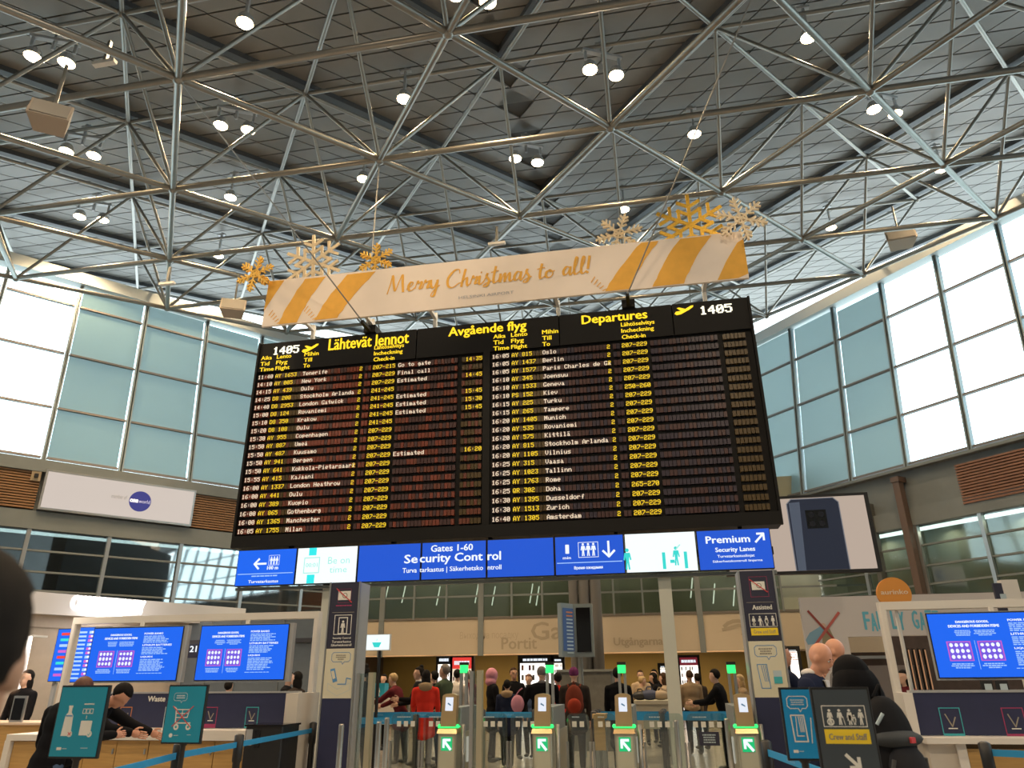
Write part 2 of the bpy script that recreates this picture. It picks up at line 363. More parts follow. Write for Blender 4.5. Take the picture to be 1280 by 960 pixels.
# ---- glazed side walls
ZR = {'left': [7.58, 9.20, 11.09, 12.90, 13.72], 'right': [7.30, 8.85, 10.47, 12.28, 13.62]}
MS = {'left': [-2.46+2.04*k for k in range(-12, 9)], 'right': [-.1+1.9*k for k in range(-14, 10)]}
wn = 0
CLER = MB()
for side in ('left', 'right'):
    zr = ZR[side]; ms = MS[side]; first = 10 if side == 'left' else 10
    for k in range(len(ms)-1):
        s0, s1 = ms[k], ms[k+1]; vis = k >= first-1
        wn += 1
        win = setting('window_%d' % wn, WP(side, s0, zr[0]))
        # mullion: two flanges with a slot between them, and transoms
        m = MB()
        wslab(m, side, s0-.055, s0-.018, zr[0]-.12, zr[-1], -.13, .04); wslab(m, side, s0+.018, s0+.055, zr[0]-.12, zr[-1], -.16, .04)
        wslab(m, side, s0-.018, s0+.018, zr[0]-.12, zr[-1], -.02, .04)
        m.build('mullion', MULL, win)
        if vis:
            for z in zr[:-1]:
                wslab(MB(), side, s0+.075, s1-.075, z-.03, z+.03, -.10, .03).build('transom', TRANS, win)
            for j in range(4): wslab(MB(), side, s0+.075, s1-.075, zr[j]+.03, zr[j+1]-.03, .035, .045).build('pane', GLW, win)
        else:
            t = MB()
            for z in zr[:-1]: wslab(t, side, s0+.075, s1-.075, z-.03, z+.03, -.10, .03)
            t.build('transom', TRANS, win)
            wslab(MB(), side, s0+.075, s1-.075, zr[0]+.03, zr[-1], .035, .045).build('pane', GLW, win)
    w = setting('wall_'+side, WP(side, 0, 0))
    a, b_ = ms[0]-2, ms[-1]+1.5
    wslab(MB(), side, a, b_, 7.12, zr[0]-.1, -.22, .30).build('sill_band', GREYPAINT, w)
    wslab(MB(), side, a, b_, 6.0, 7.12, 0, .30).build('upper_panel', GREYPANEL if side == 'right' else GREYPAINT, w)
    wslab(MB(), side, a, b_, 5.52, 6.02, -.12, .30).build('lower_band', GREYPANEL if side == 'right' else GREYPAINT, w)
    wslab(MB(), side, a, -5.2, 0, 5.52, 0, .30).build('panel_wall', GREYPANEL, w)
    wslab(MB(), side, -5.2, 8.2 if side == 'left' else 3.8, 0, 3.3, 0, .30).build('panel_wall', GREYPANEL, w)
    # wall head: pale metal gutter box, then clear clerestory up to the deck
    wslab(MB(), side, a, b_, zr[-1], zr[-1]+.42, -.30, .12).build('head_gutter', mat('gutter_paint', (.60, .64, .64), .5, .2), w)
    # lower office glazing: dark room behind, four rows of panes
    s_end = 8.2 if side == 'left' else 3.4
    off = mat('office_dark_'+side, (.055, .060, .055) if side == 'left' else (.34, .35, .28), .8, noise=.3, scale=.5)
    wslab(MB(), side, -5.2, s_end, 3.3, 5.52, .9, 1.0).build('office_backing', off, w)
    rows = [3.3, 3.88, 4.38, 4.95, 5.52]
    cols = [x for x in ([-4.42+2.04*k for k in range(7)] if side == 'left' else [-5.46+.92*k*2 for k in range(6)])]
    for c0, c1 in zip(cols, cols[1:]):
        wslab(MB(), side, c0-.05, c0+.05, 3.3, 5.52, -.10, .05).build('office_mullion', ALU, w)
        for r0, r1 in zip(rows, rows[1:]):
            wslab(MB(), side, c0+.05, c1-.05, r0+.025, r1-.025, .0, .012).build('office_pane', MIRG if side == 'left' else MIRG2, w)
        for r0 in rows[:-1]: wslab(MB(), side, c0+.05, c1-.05, r0-.025, r0+.025, -.06, .04).build('office_transom', GREYPAINT, w)
# blinds: translucent fabric drawn inside the bays towards the far corner
def blind(side, k, ztop, label):
    s0, s1 = MS[side][k], MS[side][k+1]
    if not label:
        w_ = [o for o in COL.objects if o.name == 'window_%d' % (k+1+(len(MS['left'])-1 if side == 'right' else 0))][0]
        wslab(MB(), side, s0+.11, s1-.09, ZR[side][0]+.03, ztop, -.20, -.192).build('blind_fabric', BLIND, w_); return
    t = thing('roller_blind', label, 'blind', WP(side, (s0+s1)/2, ZR[side][0], -.2), 0, 'pale blinds in the tall windows')
    wslab(MB(), side, s0+.085, s1-.10, ZR[side][0]+.03, ztop, .005, .012).build('blind_fabric', BLIND, t)
    wslab(MB(), side, s0+.11, s1-.09, ZR[side][0]+.0, ZR[side][0]+.04, -.01, .02).build('bottom_bar', ALU, t)
kL = 12; kR = 14
LBL = ['grey-green blind in the left window wall, next to the bare bright panes', 'translucent grey-green blind in the left window wall, second from the bare bright panes',
       'translucent blind left of the departures board with a bright slit above it', 'translucent blind half hidden by the left end of the departures board']
for i in range(12 - kL, len(MS['left'])-1-kL):
    k = kL+i
    blind('left', k, [13.70, 13.70, 13.62, 13.70][i] if i < 4 else 13.68, LBL[i] if i < 4 else None)
RBL = ['blind right of the board, next to the bare bright panes, light slit above', 'translucent blind right of the board, second from the bare bright panes', 'translucent blind right of the board, third from the bare bright panes, beside its edge']
for i in range(0, len(MS['right'])-1-kR):
    blind('right', kR+i, [13.42, 13.56, 13.6][i] if i < 3 else 13.55, RBL[i] if i < 3 else None)
# portals help the renderer find the daylight that comes through the glass
for side in ('left', 'right'):
    q = SIDE[side]; L = bpy.data.lights.new('window_daylight_portal', 'AREA'); L.shape = 'RECTANGLE'; L.size = 44; L.size_y = 6.6
    L.cycles.is_portal = True
    o = bpy.data.objects.new('window_daylight_portal', L); COL.objects.link(o)
    c = WP(side, -6, 10.8, .5); zz = q['n']; up = Vector((0, 0, 1)); xx = up.cross(zz)
    Mx = Matrix((xx, up, zz)).transposed().to_4x4(); Mx.translation = c; o.matrix_world = Mx
# ---- slatted timber bands and the lit sign box
def slats(side, s0, s1, z0, z1, n, m, loc):
    hh = (z1-z0)/n
    b = MB()
    for k in range(n): wslab(b, side, s0, s1, z0+hh*(k+.18), z0+hh*(k+.82), -.15, -.06)
    return b
t = thing('timber_slat_panel', 'brown horizontal timber slats left of the white lit sign box', 'slat panel', WP('left', -5, 6.1))
o = slats('left', -7.5, -2.42, 6.05, 7.12, 14, SLAT, 0).build('slat', SLAT, t); o['kind'] = 'stuff'
wslab(MB(), 'left', -7.5, -2.42, 6.05, 7.12, -.06, -.02).build('backing', mat('slat_backing', (.05, .028, .016), .8), t)
t = thing('timber_slat_panel', 'brown timber slats between the white lit sign box and the departures board', 'slat panel', WP('left', 3, 6.1))
o = slats('left', 1.86, 5.9, 6.05, 7.12, 14, SLAT, 0).build('slat', SLAT, t); o['kind'] = 'stuff'
wslab(MB(), 'left', 1.86, 5.9, 6.05, 7.12, -.06, -.02).build('backing', MATS['slat_backing'], t)
t = thing('timber_slat_panel', 'reddish timber slats on the grey wall under the right windows', 'slat panel', WP('right', -3, 5.8))
o = slats('right', -7.2, -1.48, 5.80, 6.92, 14, SLATR, 0).build('slat', SLATR, t); o['kind'] = 'stuff'
wslab(MB(), 'right', -7.2, -1.48, 5.80, 6.92, -.06, -.02).build('backing', MATS['slat_backing'], t)
lb = thing('lit_sign_box', 'long white lit sign box with a round blue emblem on the left wall', 'sign', WP('left', -.24, 6.08))
wslab(MB(), 'left', -2.34, 1.83, 6.05, 7.20, -.28, -.04).build('housing', ALU, lb)
wslab(MB(), 'left', -2.28, 1.77, 6.11, 7.14, -.292, -.28).build('lit_panel', mat('sign_box_light', (.25, .23, .22), .4, emit=.60, ecol=(1, .87, .78)), lb)
tl = WP('left', -2.28, 7.14, -.292); f = Face(tl, SIDE['left']['d'], Z_, 4.05, 1.03, lb)
f.circ(2.52, .52, .31, mat('emblem_blue_light', (.05, .05, .3), .4, emit=.7, ecol=(.05, .055, .30)), 1, 'emblem', 28)
f.text('member of', 1.72, .40, 2.14, .52, mat('sign_grey_print', (.35, .33, .33), .6)); f.text('one', 2.24, .47, 2.46, .57, mat('emblem_white_light', (1, 1, 1), .4, emit=.8), 2, bold=.006); f.text('world', 2.48, .455, 2.80, .57, mat('emblem_pale_light', (.6, .6, .8), .4, emit=.45), 2)
f.done()
# small wall fittings
def cctv(side, s, z, label, m=GREYL):
    t = thing('wall_camera', label, 'camera', WP(side, s, z, -.22))
    wslab(MB(), side, s-.12, s+.12, z-.14, z+.14, -.20, -.15).build('back_plate', mat('tan_plate', (.42, .32, .20), .6), t)
    wslab(MB(), side, s-.05, s+.05, z-.05, z+.05, -.30, -.20).build('camera_head', BLACK, t)
cctv('left', -2.55, 6.98, 'small black camera on a tan plate left of the white lit sign box')
# brown pipe and cable duct on the right wall
t = thing('wall_pipe', 'brown square pipe running down the right grey wall', 'pipe', WP('right', .2, 3.3, -.2))
wslab(MB(), 'right', .10, .30, 3.3, 6.85, -.34, -.12).build('pipe_run', mat('brown_pipe', (.13, .085, .065), .5), t)
wslab(MB(), 'right', .07, .33, 6.8, 6.95, -.36, -.0).build('pipe_elbow', MATS['brown_pipe'], t)
t = thing('wall_post', 'grey post on the right wall beside the phone poster screen', 'post', WP('right', 1.36, 3.3, -.2))
wslab(MB(), 'right', 1.28, 1.42, 3.3, 6.4, -.26, -.0).build('post_body', mat('dark_post', (.11, .11, .10), .5), t)
for a_, z_ in ((-1.05, 4.85), (-.35, 4.3), (.85, 4.95)):
    pass
# ---- back facade with beige fascia
BY = 25.0
def bx(u, v=800): return PY(u, v, BY).x
zb0, zb1 = PY(640, 817, BY).z, PY(640, 772, BY).z
wb = setting('wall_far', (-4, BY, 0))
MB().box(-13, BY, zb0, 6.5, BY+.25, zb1).build('fascia_panel', BEIGE, wb)
MB().box(-13, BY-.03, zb1-.02, 6.5, BY, zb1+.05).build('fascia_trim', mat('trim_brown', (.16, .14, .12), .5), wb)
MB().box(-13, BY+.9, zb1, 6.5, BY+1.0, 8.0).build('gallery_backing', mat('gallery_wall', (.40, .40, .30), .8, noise=.25, scale=.5), wb)
MB().box(-13, BY, 5.3, 5.4, BY+.25, 7.0).build('upper_wall', GREYPANEL, wb)
MB().box(-13, BY-.02, 5.05, 6.5, BY+.1, 5.35).build('head_trim', MATS['trim_brown'], wb)
fx = [bx(x) for x in (432, 476, 516, 557, 601, 640, 679, 733, 770, 807, 842, 878, 930, 985)]
zt = PY(600, 745, BY).z
for k, x in enumerate(fx):
    big = k in (1, 4, 11)
    w_ = .09 if big else .03
    MB().box(x-w_, BY-.06, zb1 if not big else 2.25, x+w_, BY+.02, 5.3).build('gallery_mullion', GREYPAINT, wb)
for x0, x1 in zip(fx, fx[1:]):
    for z0, z1 in ((zb1+.05, zt-.02), (zt+.02, 5.05)):
        MB().box(x0+.03, BY+.02, z0, x1-.03, BY+.03, z1).build('gallery_pane', MIRG2, wb)
MB().box(-13, BY-.02, zt-.03, 6.5, BY+.02, zt+.03).build('gallery_rail', GREYPAINT, wb)
ff = Face((0, BY, 0), X_, Z_, 1, 1, wb, .006)
def ft(s, u0, v0, u1, v1, m, bold=0): a = PY(u0, v0, BY); b = PY(u1, v1, BY); ff.text(s, a.x, -a.z, b.x, -b.z, m, 1, 'lettering', bold)
LT = mat('fascia_letter_brown', (.36, .30, .215), .6); LT2 = mat('fascia_letter_faint', (.42, .35, .255), .6)
ft('Выход на посадку', 575, 790, 648, 800, LT2); ft('Portit', 627, 797, 671, 811, LT, .01); ft('Gates', 664, 778, 745, 798, LT, .015); ft('Utgångarna', 767, 797, 829, 809, LT, .01)
ff.done()
# airport swirl mark on the fascia
fs_ = Face((0, BY, 0), X_, Z_, 1, 1, wb, .006)
c = PY(922, 786, BY); pts = [(c.x+.42*math.cos(a)*(1-.06*i), -c.z+.24*math.sin(a)) for i, a in enumerate([rad(200+x*26) for x in range(9)])]
fs_.line(pts, .11, LT, 1, 'swirl_mark'); fs_.line([(c.x-.45, -c.z+.02), (c.x+.05, -c.z-.10), (c.x+.42, -c.z-.02)], .10, LT, 1, 'swirl_mark'); fs_.done()
# light fittings seen through the gallery glass
for i, (u, v) in enumerate([(462, 735), (484, 740), (505, 742), (548, 745), (596, 742), (617, 745), (664, 742), (672, 745), (864, 735), (892, 742), (917, 745)]):
    p = PY(u, v, BY+.6)
    a = (p.x-.05, BY+.55, p.z-.32); b = (p.x+.07, BY+.55, p.z+.32)
    MB().tube(a, b, .022, n=6).build('strip_light', mat('strip_light_glow', (1, 1, .9), .4, emit=1.6, ecol=(.95, 1, .88)), wb)
for x in (-10.5, -7.5, -4.5, -1.5, 1.5, 4.0):
    L = bpy.data.lights.new('gallery_fill', 'AREA'); L.shape = 'RECTANGLE'; L.size = 2.4; L.size_y = .25; L.energy = 9; L.color = (1, .93, .78)  # unseen fill added to brighten the gallery behind its glass
    o = bpy.data.objects.new('gallery_fill', L); COL.objects.link(o); o.location = (x, BY+.45, 5.2)
for s_ in (-4.4, -2.4, -.4, 1.6):
    L = bpy.data.lights.new('office_fill', 'AREA'); L.size = .5; L.energy = 9; L.color = (1, .95, .82)  # unseen fill added to lift the offices behind the right glazing
    o = bpy.data.objects.new('office_fill', L); COL.objects.link(o); o.location = WP('right', s_, 5.4, .5)
# ---- room beyond the opening
yc = 37.5
back = setting('wall_inner', (-4, yc, 0))
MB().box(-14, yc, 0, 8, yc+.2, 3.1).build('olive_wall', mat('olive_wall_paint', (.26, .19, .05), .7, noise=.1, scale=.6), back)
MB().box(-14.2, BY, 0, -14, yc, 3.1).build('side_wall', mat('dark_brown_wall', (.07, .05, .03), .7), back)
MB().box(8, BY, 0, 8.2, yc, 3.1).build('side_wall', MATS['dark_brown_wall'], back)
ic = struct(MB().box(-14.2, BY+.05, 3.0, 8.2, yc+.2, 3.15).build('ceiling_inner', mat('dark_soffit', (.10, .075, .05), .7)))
ic2 = MB().box(-13, BY+.05, zb0+.02, 6.5, BY+2.4, zb0+.07).build('soffit_panel', mat('cream_soffit', (.72, .55, .36), .6), ic)
for x in (-9.5, -6.2, -3.4, -.2, 2.6):
    L = bpy.data.lights.new('inner_wall_fill', 'AREA'); L.shape = 'RECTANGLE'; L.size = 2.6; L.size_y = .5; L.energy = 120; L.color = (1, .70, .42)  # fill added deep in the room to brighten the olive wall
    o = bpy.data.objects.new('inner_wall_fill', L); COL.objects.link(o); o.location = (x, BY+9.0, 2.9)
    L = bpy.data.lights.new('soffit_uplight', 'AREA'); L.shape = 'RECTANGLE'; L.size = 3.0; L.size_y = .3; L.energy = 10; L.color = (1, .64, .36)
    o = bpy.data.objects.new('soffit_uplight', L); COL.objects.link(o); o.location = (x, BY+1.3, zb0-.28); o.rotation_euler = (PI, 0, 0)
    L.cycles.use_shadow = True if hasattr(L.cycles, 'use_shadow') else None
# ================================================================ SPACE FRAME
LX, LYR, X0, Y0 = 5.143, 3.441, -7.905, 8.829
def BN(i, j): y = Y0+LYR*j; return Vector((X0+LX*(i-.5*j), y, 10.5+GY*y))
def TN(i, j): y = Y0+LYR*j; return Vector((X0+LX*(i-.5*j), y-2.55, 10.5+GY*y+2.75))
def DZ(y): return 13.95+GY*y
sf = thing('space_frame', 'silver tubular steel space frame carrying the whole roof', 'roof frame', (-2.76, 14, 10.5))
bot = {(i, j) for j in range(-1, 9) for i in range(max(-5, j-3), 6)}
top = {(i, j) for j in range(0, 10) for i in range(max(-4, j-5), 7)}
vR = Vector((LX, 0, 0)); vC = BN(0, 1)-BN(0, 0); vD = BN(1, 1)-BN(0, 0)
def tubemesh(v, r, n=10):
    me = MB().tube((0, 0, 0), v, r, n=n, cap=False).mesh('tube', STEEL)
    for p in me.polygons: p.use_smooth = True
    return me
mb_ = [tubemesh(v, .068) for v in (vR, vC, vD)]; mt_ = [tubemesh(v, .054) for v in (vR, vC, vD)]
br = [BN(0, 0)-TN(0, 0), BN(0, -1)-TN(0, 0), BN(-1, -1)-TN(0, 0)]; mbr = [tubemesh(v, .046, 8) for v in br]
ndm = MB().ell((0, 0, 0), .115, 10, 7).mesh('node', STEEL)
for p in ndm.polygons: p.use_smooth = True
for (i, j) in sorted(bot):
    place(ndm, 'node', sf, BN(i, j))
    for (di, dj), me in zip(((1, 0), (0, 1), (1, 1)), mb_):
        if (i+di, j+dj) in bot: place(me, 'bottom_chord', sf, BN(i, j))
used = set()
for (i, j) in sorted(top):
    a = TN(i, j)
    if a.y < 1.5: continue
    place(ndm, 'node', sf, a)
    for (di, dj), me in zip(((1, 0), (0, 1), (1, 1)), mt_):
        if (i+di, j+dj) in top: place(me, 'top_chord', sf, a)
    for (di, dj), me in zip(((0, 0), (0, -1), (-1, -1)), mbr):
        if (i+di, j+dj) in bot: place(me, 'brace', sf, a)
# ================================================================ ROOF DECK
ceil = setting('ceiling', (-2.76, 14, 14))
AX = -2.76
# backing slab that follows the slope
eL = TN(-1, 4)-Vector((1.6, 0, 0)); eR = TN(6, 5)+Vector((5.0, 0, 0)); kx = LX/2/LYR
def edge(y, s): return (eL.x+kx*(y-eL.y)) if s < 0 else (eR.x-kx*(y-eR.y))
ytip = (eR.x-eL.x+kx*(eL.y+eR.y))/(2*kx)
pts = [(edge(-7, -1), -7), (edge(-7, 1), -7), (AX, ytip)]
vs = [(x, y, DZ(y)+dz) for dz in (.07, .30) for x, y in pts]
MB().add(vs, [(0, 2, 1), (3, 4, 5), (0, 1, 4, 3), (1, 2, 5, 4), (2, 0, 3, 5)]).build('deck_slab', DECKD, ceil)
NP = 5
px_, py_ = LX/NP, LYR/NP
def panelmesh(s, nx=1):
    g = .022; q = []
    sh = kx*s
    for a, b in ((0, 0), (1, 0), (1, 1), (0, 1)):
        x = a*px_*nx+b*py_*sh+(g if a == 0 else -g); y = b*py_+(g if b == 0 else -g); q.append((x, y))
    vs = [(x, y, GY*y) for x, y in q]+[(x, y, GY*y+.05) for x, y in q]
    return vs, [(3, 2, 1, 0), (4, 5, 6, 7), (0, 1, 5, 4), (1, 2, 6, 5), (2, 3, 7, 6), (3, 0, 4, 7)]
pv = {s: panelmesh(s) for s in (-1, 1)}
pme = {}
for s in (-1, 1):
    me = bpy.data.meshes.new('deck_panel'); me.from_pydata(pv[s][0], [], pv[s][1]); me.materials.append(DECK); pme[s] = me
cells = []
for b in range(-10, 46):
    y = TN(0, 0).y+b*py_
    for s in (-1, 1):
        # left half: cells sheared along the left wall; right half mirrored
        ph = TN(0, 0).x + kx*s*(y-TN(0, 0).y) if s > 0 else TN(0, 0).x - kx*(y-TN(0, 0).y)
        for a in range(-40, 40):
            x = ph+a*px_
            cx = x+px_/2+kx*s*py_/2; cyy = y+py_/2
            if (s > 0) != (cx < AX): continue
            if cyy < -6.5 or cx < edge(cyy, -1)+.2 or cx > edge(cyy, 1)-.2: continue
            q = proj((cx, cyy, DZ(cyy)))
            d = (Vector((cx, cyy, DZ(cyy)))-EYE).length
            inv = q is not None and -40 < q[0] < 1320 and -40 < q[1] < 480
            cells.append((not inv, d, s, x, y))
cells.sort()
rest = {True: MB()}
for k, (o_, d, s, x, y) in enumerate(cells):
    if k < 295: place(pme[s], 'deck_panel', ceil, (x, y, DZ(y)))
    else: rest[True].add([(vx+x, vy+y, vz+DZ(y)) for vx, vy, vz in pv[s][0]], pv[s][1])
o = rest[True].build('far_deck_panels', DECK, ceil); o['kind'] = 'stuff'
# dark beams under the deck: V lines parallel to the two window walls
for (ti, tj) in [(-2, 0), (-1, 0), (0, 0), (1, 0), (2, 0), (3, 0)]:
    pass
for c in range(-3, 6):   # line j-i = c on the left, its mirror on the right
    a = TN(-c, 0); x_at = lambda y: a.x+kx*(y-a.y)
    yt = a.y+(AX-a.x)/kx
    y0_ = max(-6.5, -6.5)
    if yt < 0: continue
    for s in (1, -1):
        p0 = Vector((AX+(x_at(y0_)-AX)*s, y0_, DZ(y0_))); p1 = Vector((AX, yt, DZ(yt)))
        w_ = .10; d = (p1-p0).normalized(); n_ = Vector((d.y, -d.x, 0)).normalized()*w_
        vs = [p+n_*t+Vector((0, 0, z)) for z in (-.16, .05) for t in (-1, 1) for p in (p0, p1)]
        MB().add(vs, [(0, 1, 3, 2), (4, 6, 7, 5), (0, 4, 5, 1), (2, 3, 7, 6), (0, 2, 6, 4), (1, 5, 7, 3)]).build('roof_beam', BEAMD, ceil)
# ================================================================ FLOODLIGHTS
hm = MB().lathe([(.02, .22), (.12, .21), (.16, .14), (.18, .04), (.19, 0), (.17, 0)], n=14).mesh('lamp_housing', GREYL)
lm = MB().lathe([(.172, .03), (.172, .0), (.13, -.03), (.01, -.04)], n=16).mesh('lamp_lens', LAMP)
brm = MB().box(-.03, -.03, .3, .03, .03, 1.0).box(-.14, -.05, .88, .14, .05, .94).mesh('bracket', GREYL)
tw = MB().box(-.50, -.06, .55, .50, .06, .62).box(-.46, -.03, .3, -.40, .03, .6).box(.40, -.03, .3, .46, .03, .6).mesh('twin_bar', GREYL)
FL = [((306, 29), 1, 'single floodlight at the top, left of centre'), ((62, 75), 2, 'twin floodlight near the top left corner, above the left loudspeaker'), ((293, 160), 2, 'twin floodlight between the top left single one and the board'),
      ((100, 192), 2, 'twin floodlight right below the left loudspeaker'), ((114, 273), 2, 'twin floodlight over the bare left window, lowest there'), ((288, 247), 1, 'floodlight above the left snowflakes'), ((273, 320), 1, 'small far floodlight just left of the leftmost snowflake'),
      ((454, 224), 1, 'floodlight straight above the small gold snowflake left of the lettering'), ((505, 124), 1, 'single floodlight above the word Merry'), ((754, 91), 2, 'twin floodlight high above the word all'),
      ((658, 201), 2, 'twin floodlight just above the banner middle'), ((868, 168), 1, 'floodlight above the large gold snowflake'), ((1011, 47), 1, 'floodlight high on the right with a dark housing'), ((1106, 140), 2, 'twin floodlight on the right roof half'),
      ((1177, 212), 1, 'floodlight over the bare right windows'), ((1039, 285), 1, 'small far floodlight left of the right loudspeaker'), ((590, -2), 2, 'twin floodlight cut by the top edge of the picture'), ((780, 262), 1, 'tiny far floodlight behind the small cream snowflake')]
for (u, v), n_, lab in FL:
    z0 = DZ(0)-1.05; d = ray(u, v); tt = (z0-1.5)/(d.z-GY*d.y); p = EYE+d*tt
    t = thing('floodlight', lab, 'floodlight', p, 0, 'warm floodlights under the roof')
    for dx in ((0,) if n_ == 1 else (-.30, .30)):
        rx = dx
        o = place(hm, 'lamp_housing', t, p+Vector((rx, rx*.5, 0))); o2 = place(lm, 'lamp_lens', t, p+Vector((rx, rx*.5, 0)))
    if n_ == 2: place(tw, 'twin_bar', t, p, Matrix.Rotation(math.atan(.5), 3, 'Z').to_quaternion())
    place(brm, 'bracket', t, p)
    L = bpy.data.lights.new('floodlight_beam', 'SPOT'); L.energy = LAMP_W*n_*4; L.color = (1, .72, .42); L.spot_size = rad(125); L.spot_blend = .7; L.shadow_soft_size = .22
    o = bpy.data.objects.new('floodlight_beam', L); COL.objects.link(o); o.location = p+Vector((0, 0, -.12))
# floodlights behind the viewer, same row spacing, out of frame
for x in (-13, -5, 3, 11):
    for y in (-3, 4):
        L = bpy.data.lights.new('floodlight_beam', 'SPOT'); L.energy = LAMP_W*6; L.color = (1, .78, .54); L.spot_size = rad(150); L.spot_blend = .6; L.shadow_soft_size = .25
        o = bpy.data.objects.new('floodlight_beam', L); COL.objects.link(o); o.location = (x, y, DZ(y)-.9)
# ================================================================ LOUDSPEAKERS
def loudspeaker(u, v, wpx, hpx, dist, label, rz):
    p = EYE+ray(u, v)*dist; w_ = wpx*dist/FPX; h_ = hpx*dist/FPX
    t = thing('loudspeaker', label, 'loudspeaker', p, 0)
    R3 = Matrix.Translation(p) @ Matrix.Rotation(rz, 4, 'Z') @ Matrix.Rotation(rad(-18), 4, 'X')
    q = [(-w_/2, -.0), (w_/2, 0), (w_*.36, h_*.9), (-w_*.36, h_*.9)]
    b = MB(); vs = [(x, y-h_*.45, z) for z in (-h_/2, h_/2) for x, y in q]
    b.add([R3 @ Vector(a) for a in vs], [(3, 2, 1, 0), (4, 5, 6, 7), (0, 1, 5, 4), (1, 2, 6, 5), (2, 3, 7, 6), (3, 0, 4, 7)])
    b.build('cabinet', mat('speaker_tan', (.40, .33, .26), .6), t)
    MB().box(-w_*.44, -h_*.45-.02, -h_*.42, w_*.44, -h_*.45-.002, h_*.42, R3).build('grille', mat('speaker_grille', (.30, .27, .23), .8), t)
    MB().tube(p+Vector((0, 0, h_*.4)), p+Vector((0, 0, h_*.4+1.0)), .03).build('hanger', STEEL, t)
    return t
loudspeaker(64, 148, 46, 30, 12.0, 'tan loudspeaker hanging on the frame near the upper left corner', rad(35))
loudspeaker(1125, 299, 34, 20, 22, 'tan loudspeaker hanging over the bare right windows', rad(-8))
loudspeaker(292, 386, 30, 18, 21, 'tan loudspeaker hanging left of the banner end', rad(25))
# small emergency lights clipped on the frame
for (u, v), dd, lab in (((209, 354), 19.5, 'short white tube light on a chord above the blinds on the left'), ((621, 304), 18.5, 'short white tube light just above the banner middle'), ((131, 78), 13, 'short white tube light beside the upper left twin floodlight')):
    p = EYE+ray(u, v)*dd; t = thing('tube_light', lab, 'light', p)
    MB().box(p.x-.22, p.y-.05, p.z-.05, p.x+.22, p.y+.05, p.z+.02).build('casing', WHITEP, t); MB().box(p.x-.03, p.y-.03, p.z, p.x+.03, p.y+.03, p.z+.5).build('stem', STEEL, t)
# ================================================================ DEPARTURES BOARD
BD = 12.0
board = thing('departure_board', 'huge dark departures board with yellow and white flight rows hanging in mid hall', 'departures board', (-2.73, BD+.3, 3.77))
MB().box(-7.50, BD+.05, 3.77, 2.04, BD+.55, 7.83).build('housing', CHAR, board)
for x0, x1 in ((-7.49, -4.18), (-4.16, -1.41), (-1.39, .66), (.68, 2.03)):
    MB().box(x0, BD, 7.20, x1, BD+.05, 7.82).build('header_panel', CHAR, board)
MB().box(-2.85, BD+.0, 3.80, -2.72, BD+.05, 7.2).build('divider', CHAR, board)
MB().box(-7.50, BD-.03, 3.74, 2.04, BD+.05, 3.95).build('bottom_rail', CHAR, board)
for x in (-7.50, 2.00): MB().box(x, BD-.03, 3.95, x+.04, BD+.05, 7.83).build('side_rail', CHAR, board)
FB = Face((0, BD, 0), X_, Z_, 1, 1, board, .006)
def bt(s, x0, x1, z0, z1, m=YEL, bold=.008): FB.text(s, x0, -z1, x1, -z0, m, 1, 'lettering', bold)
bt('Lähtevät lennot', -5.98, -4.33, 7.535, 7.78); bt('Avgående flyg', -3.53, -2.02, 7.535, 7.78); bt('Departures', -.97, .22, 7.53, 7.76)
for dx in (0, 4.76):
    for x, w, ss in ((-7.41, (.23, .19, .30), ('Aika', 'Tid', 'Time')), (-7.07, (.31, .24, .30), ('Lento', 'Flyg', 'Flight')), (-6.48, (.30, .17, .14), ('Mihin', 'Till', 'To')), (-5.02, (.60, .58, .42), ('Lähtöselvitys', 'Incheckning', 'Check-in'))):
        for k, s in enumerate(ss): bt(s, x+dx, x+dx+w[k], 7.458-.125*k-(0 if 'y' not in s and 'g' not in s else .022), 7.54-.125*k, bold=.003)
# aeroplane symbols
for x, z in ((-6.38, 7.63), (.88, 7.68)):
    q = [(-.17, -.06), (-.14, -.02), (-.05, -.01), (-.12, .05), (-.08, .06), (.03, .02), (.13, .075), (.175, .08), (.17, .05), (.10, .0), (-.06, -.08), (-.13, -.09)]
    FB.poly([(x+a, -(z+b)) for a, b in q], YEL, 1, 'aeroplane_symbol')
FB.rect(-7.49, -3.955, -7.49+.001, -3.95, CHAR)
FB.done()
ck = MB()
for x in (-7.19, 1.14): dots(ck, '1405', x, 7.55, .145, .17, BD-.008, 1.7)
ck.build('clock_digits', CLK, board)
ROWS_L = """11:40|AY 1653|Tenerife|207-215|Go to gate|14:35
14:10|AY 005|New York|207-229|Final call|
14:15|AY 439|Oulu|207-229|Estimated|14:45
14:25|D8 208|Stockholm Arlanda|241-245||
14:40|D8 2953|London Gatwick|241-245|Estimated|15:45
15:00|D8 124|Rovaniemi|241-245|Estimated|15:30
15:10|D8 350|Krakow|241-245|Estimated|15:45
15:20|D8 108|Oulu|241-245||
15:30|AY 955|Copenhagen|207-229||
15:50|AY 887|Umeå|207-229||
15:50|AY 487|Kuusamo|207-229||
15:50|AY 941|Bergen|207-229|Estimated|16:20
15:50|AY 641|Kokkola-Pietarsaari|207-229||
15:55|AY 415|Kajaani|207-229||
16:00|AY 1337|London Heathrow|207-229||
16:00|AY 441|Oulu|207-229||
16:00|AY 389|Kuopio|207-229||
16:00|AY 865|Gothenburg|207-229||
16:00|AY 1365|Manchester|207-229||
16:05|AY 1755|Milan|207-229||""".split('\n')
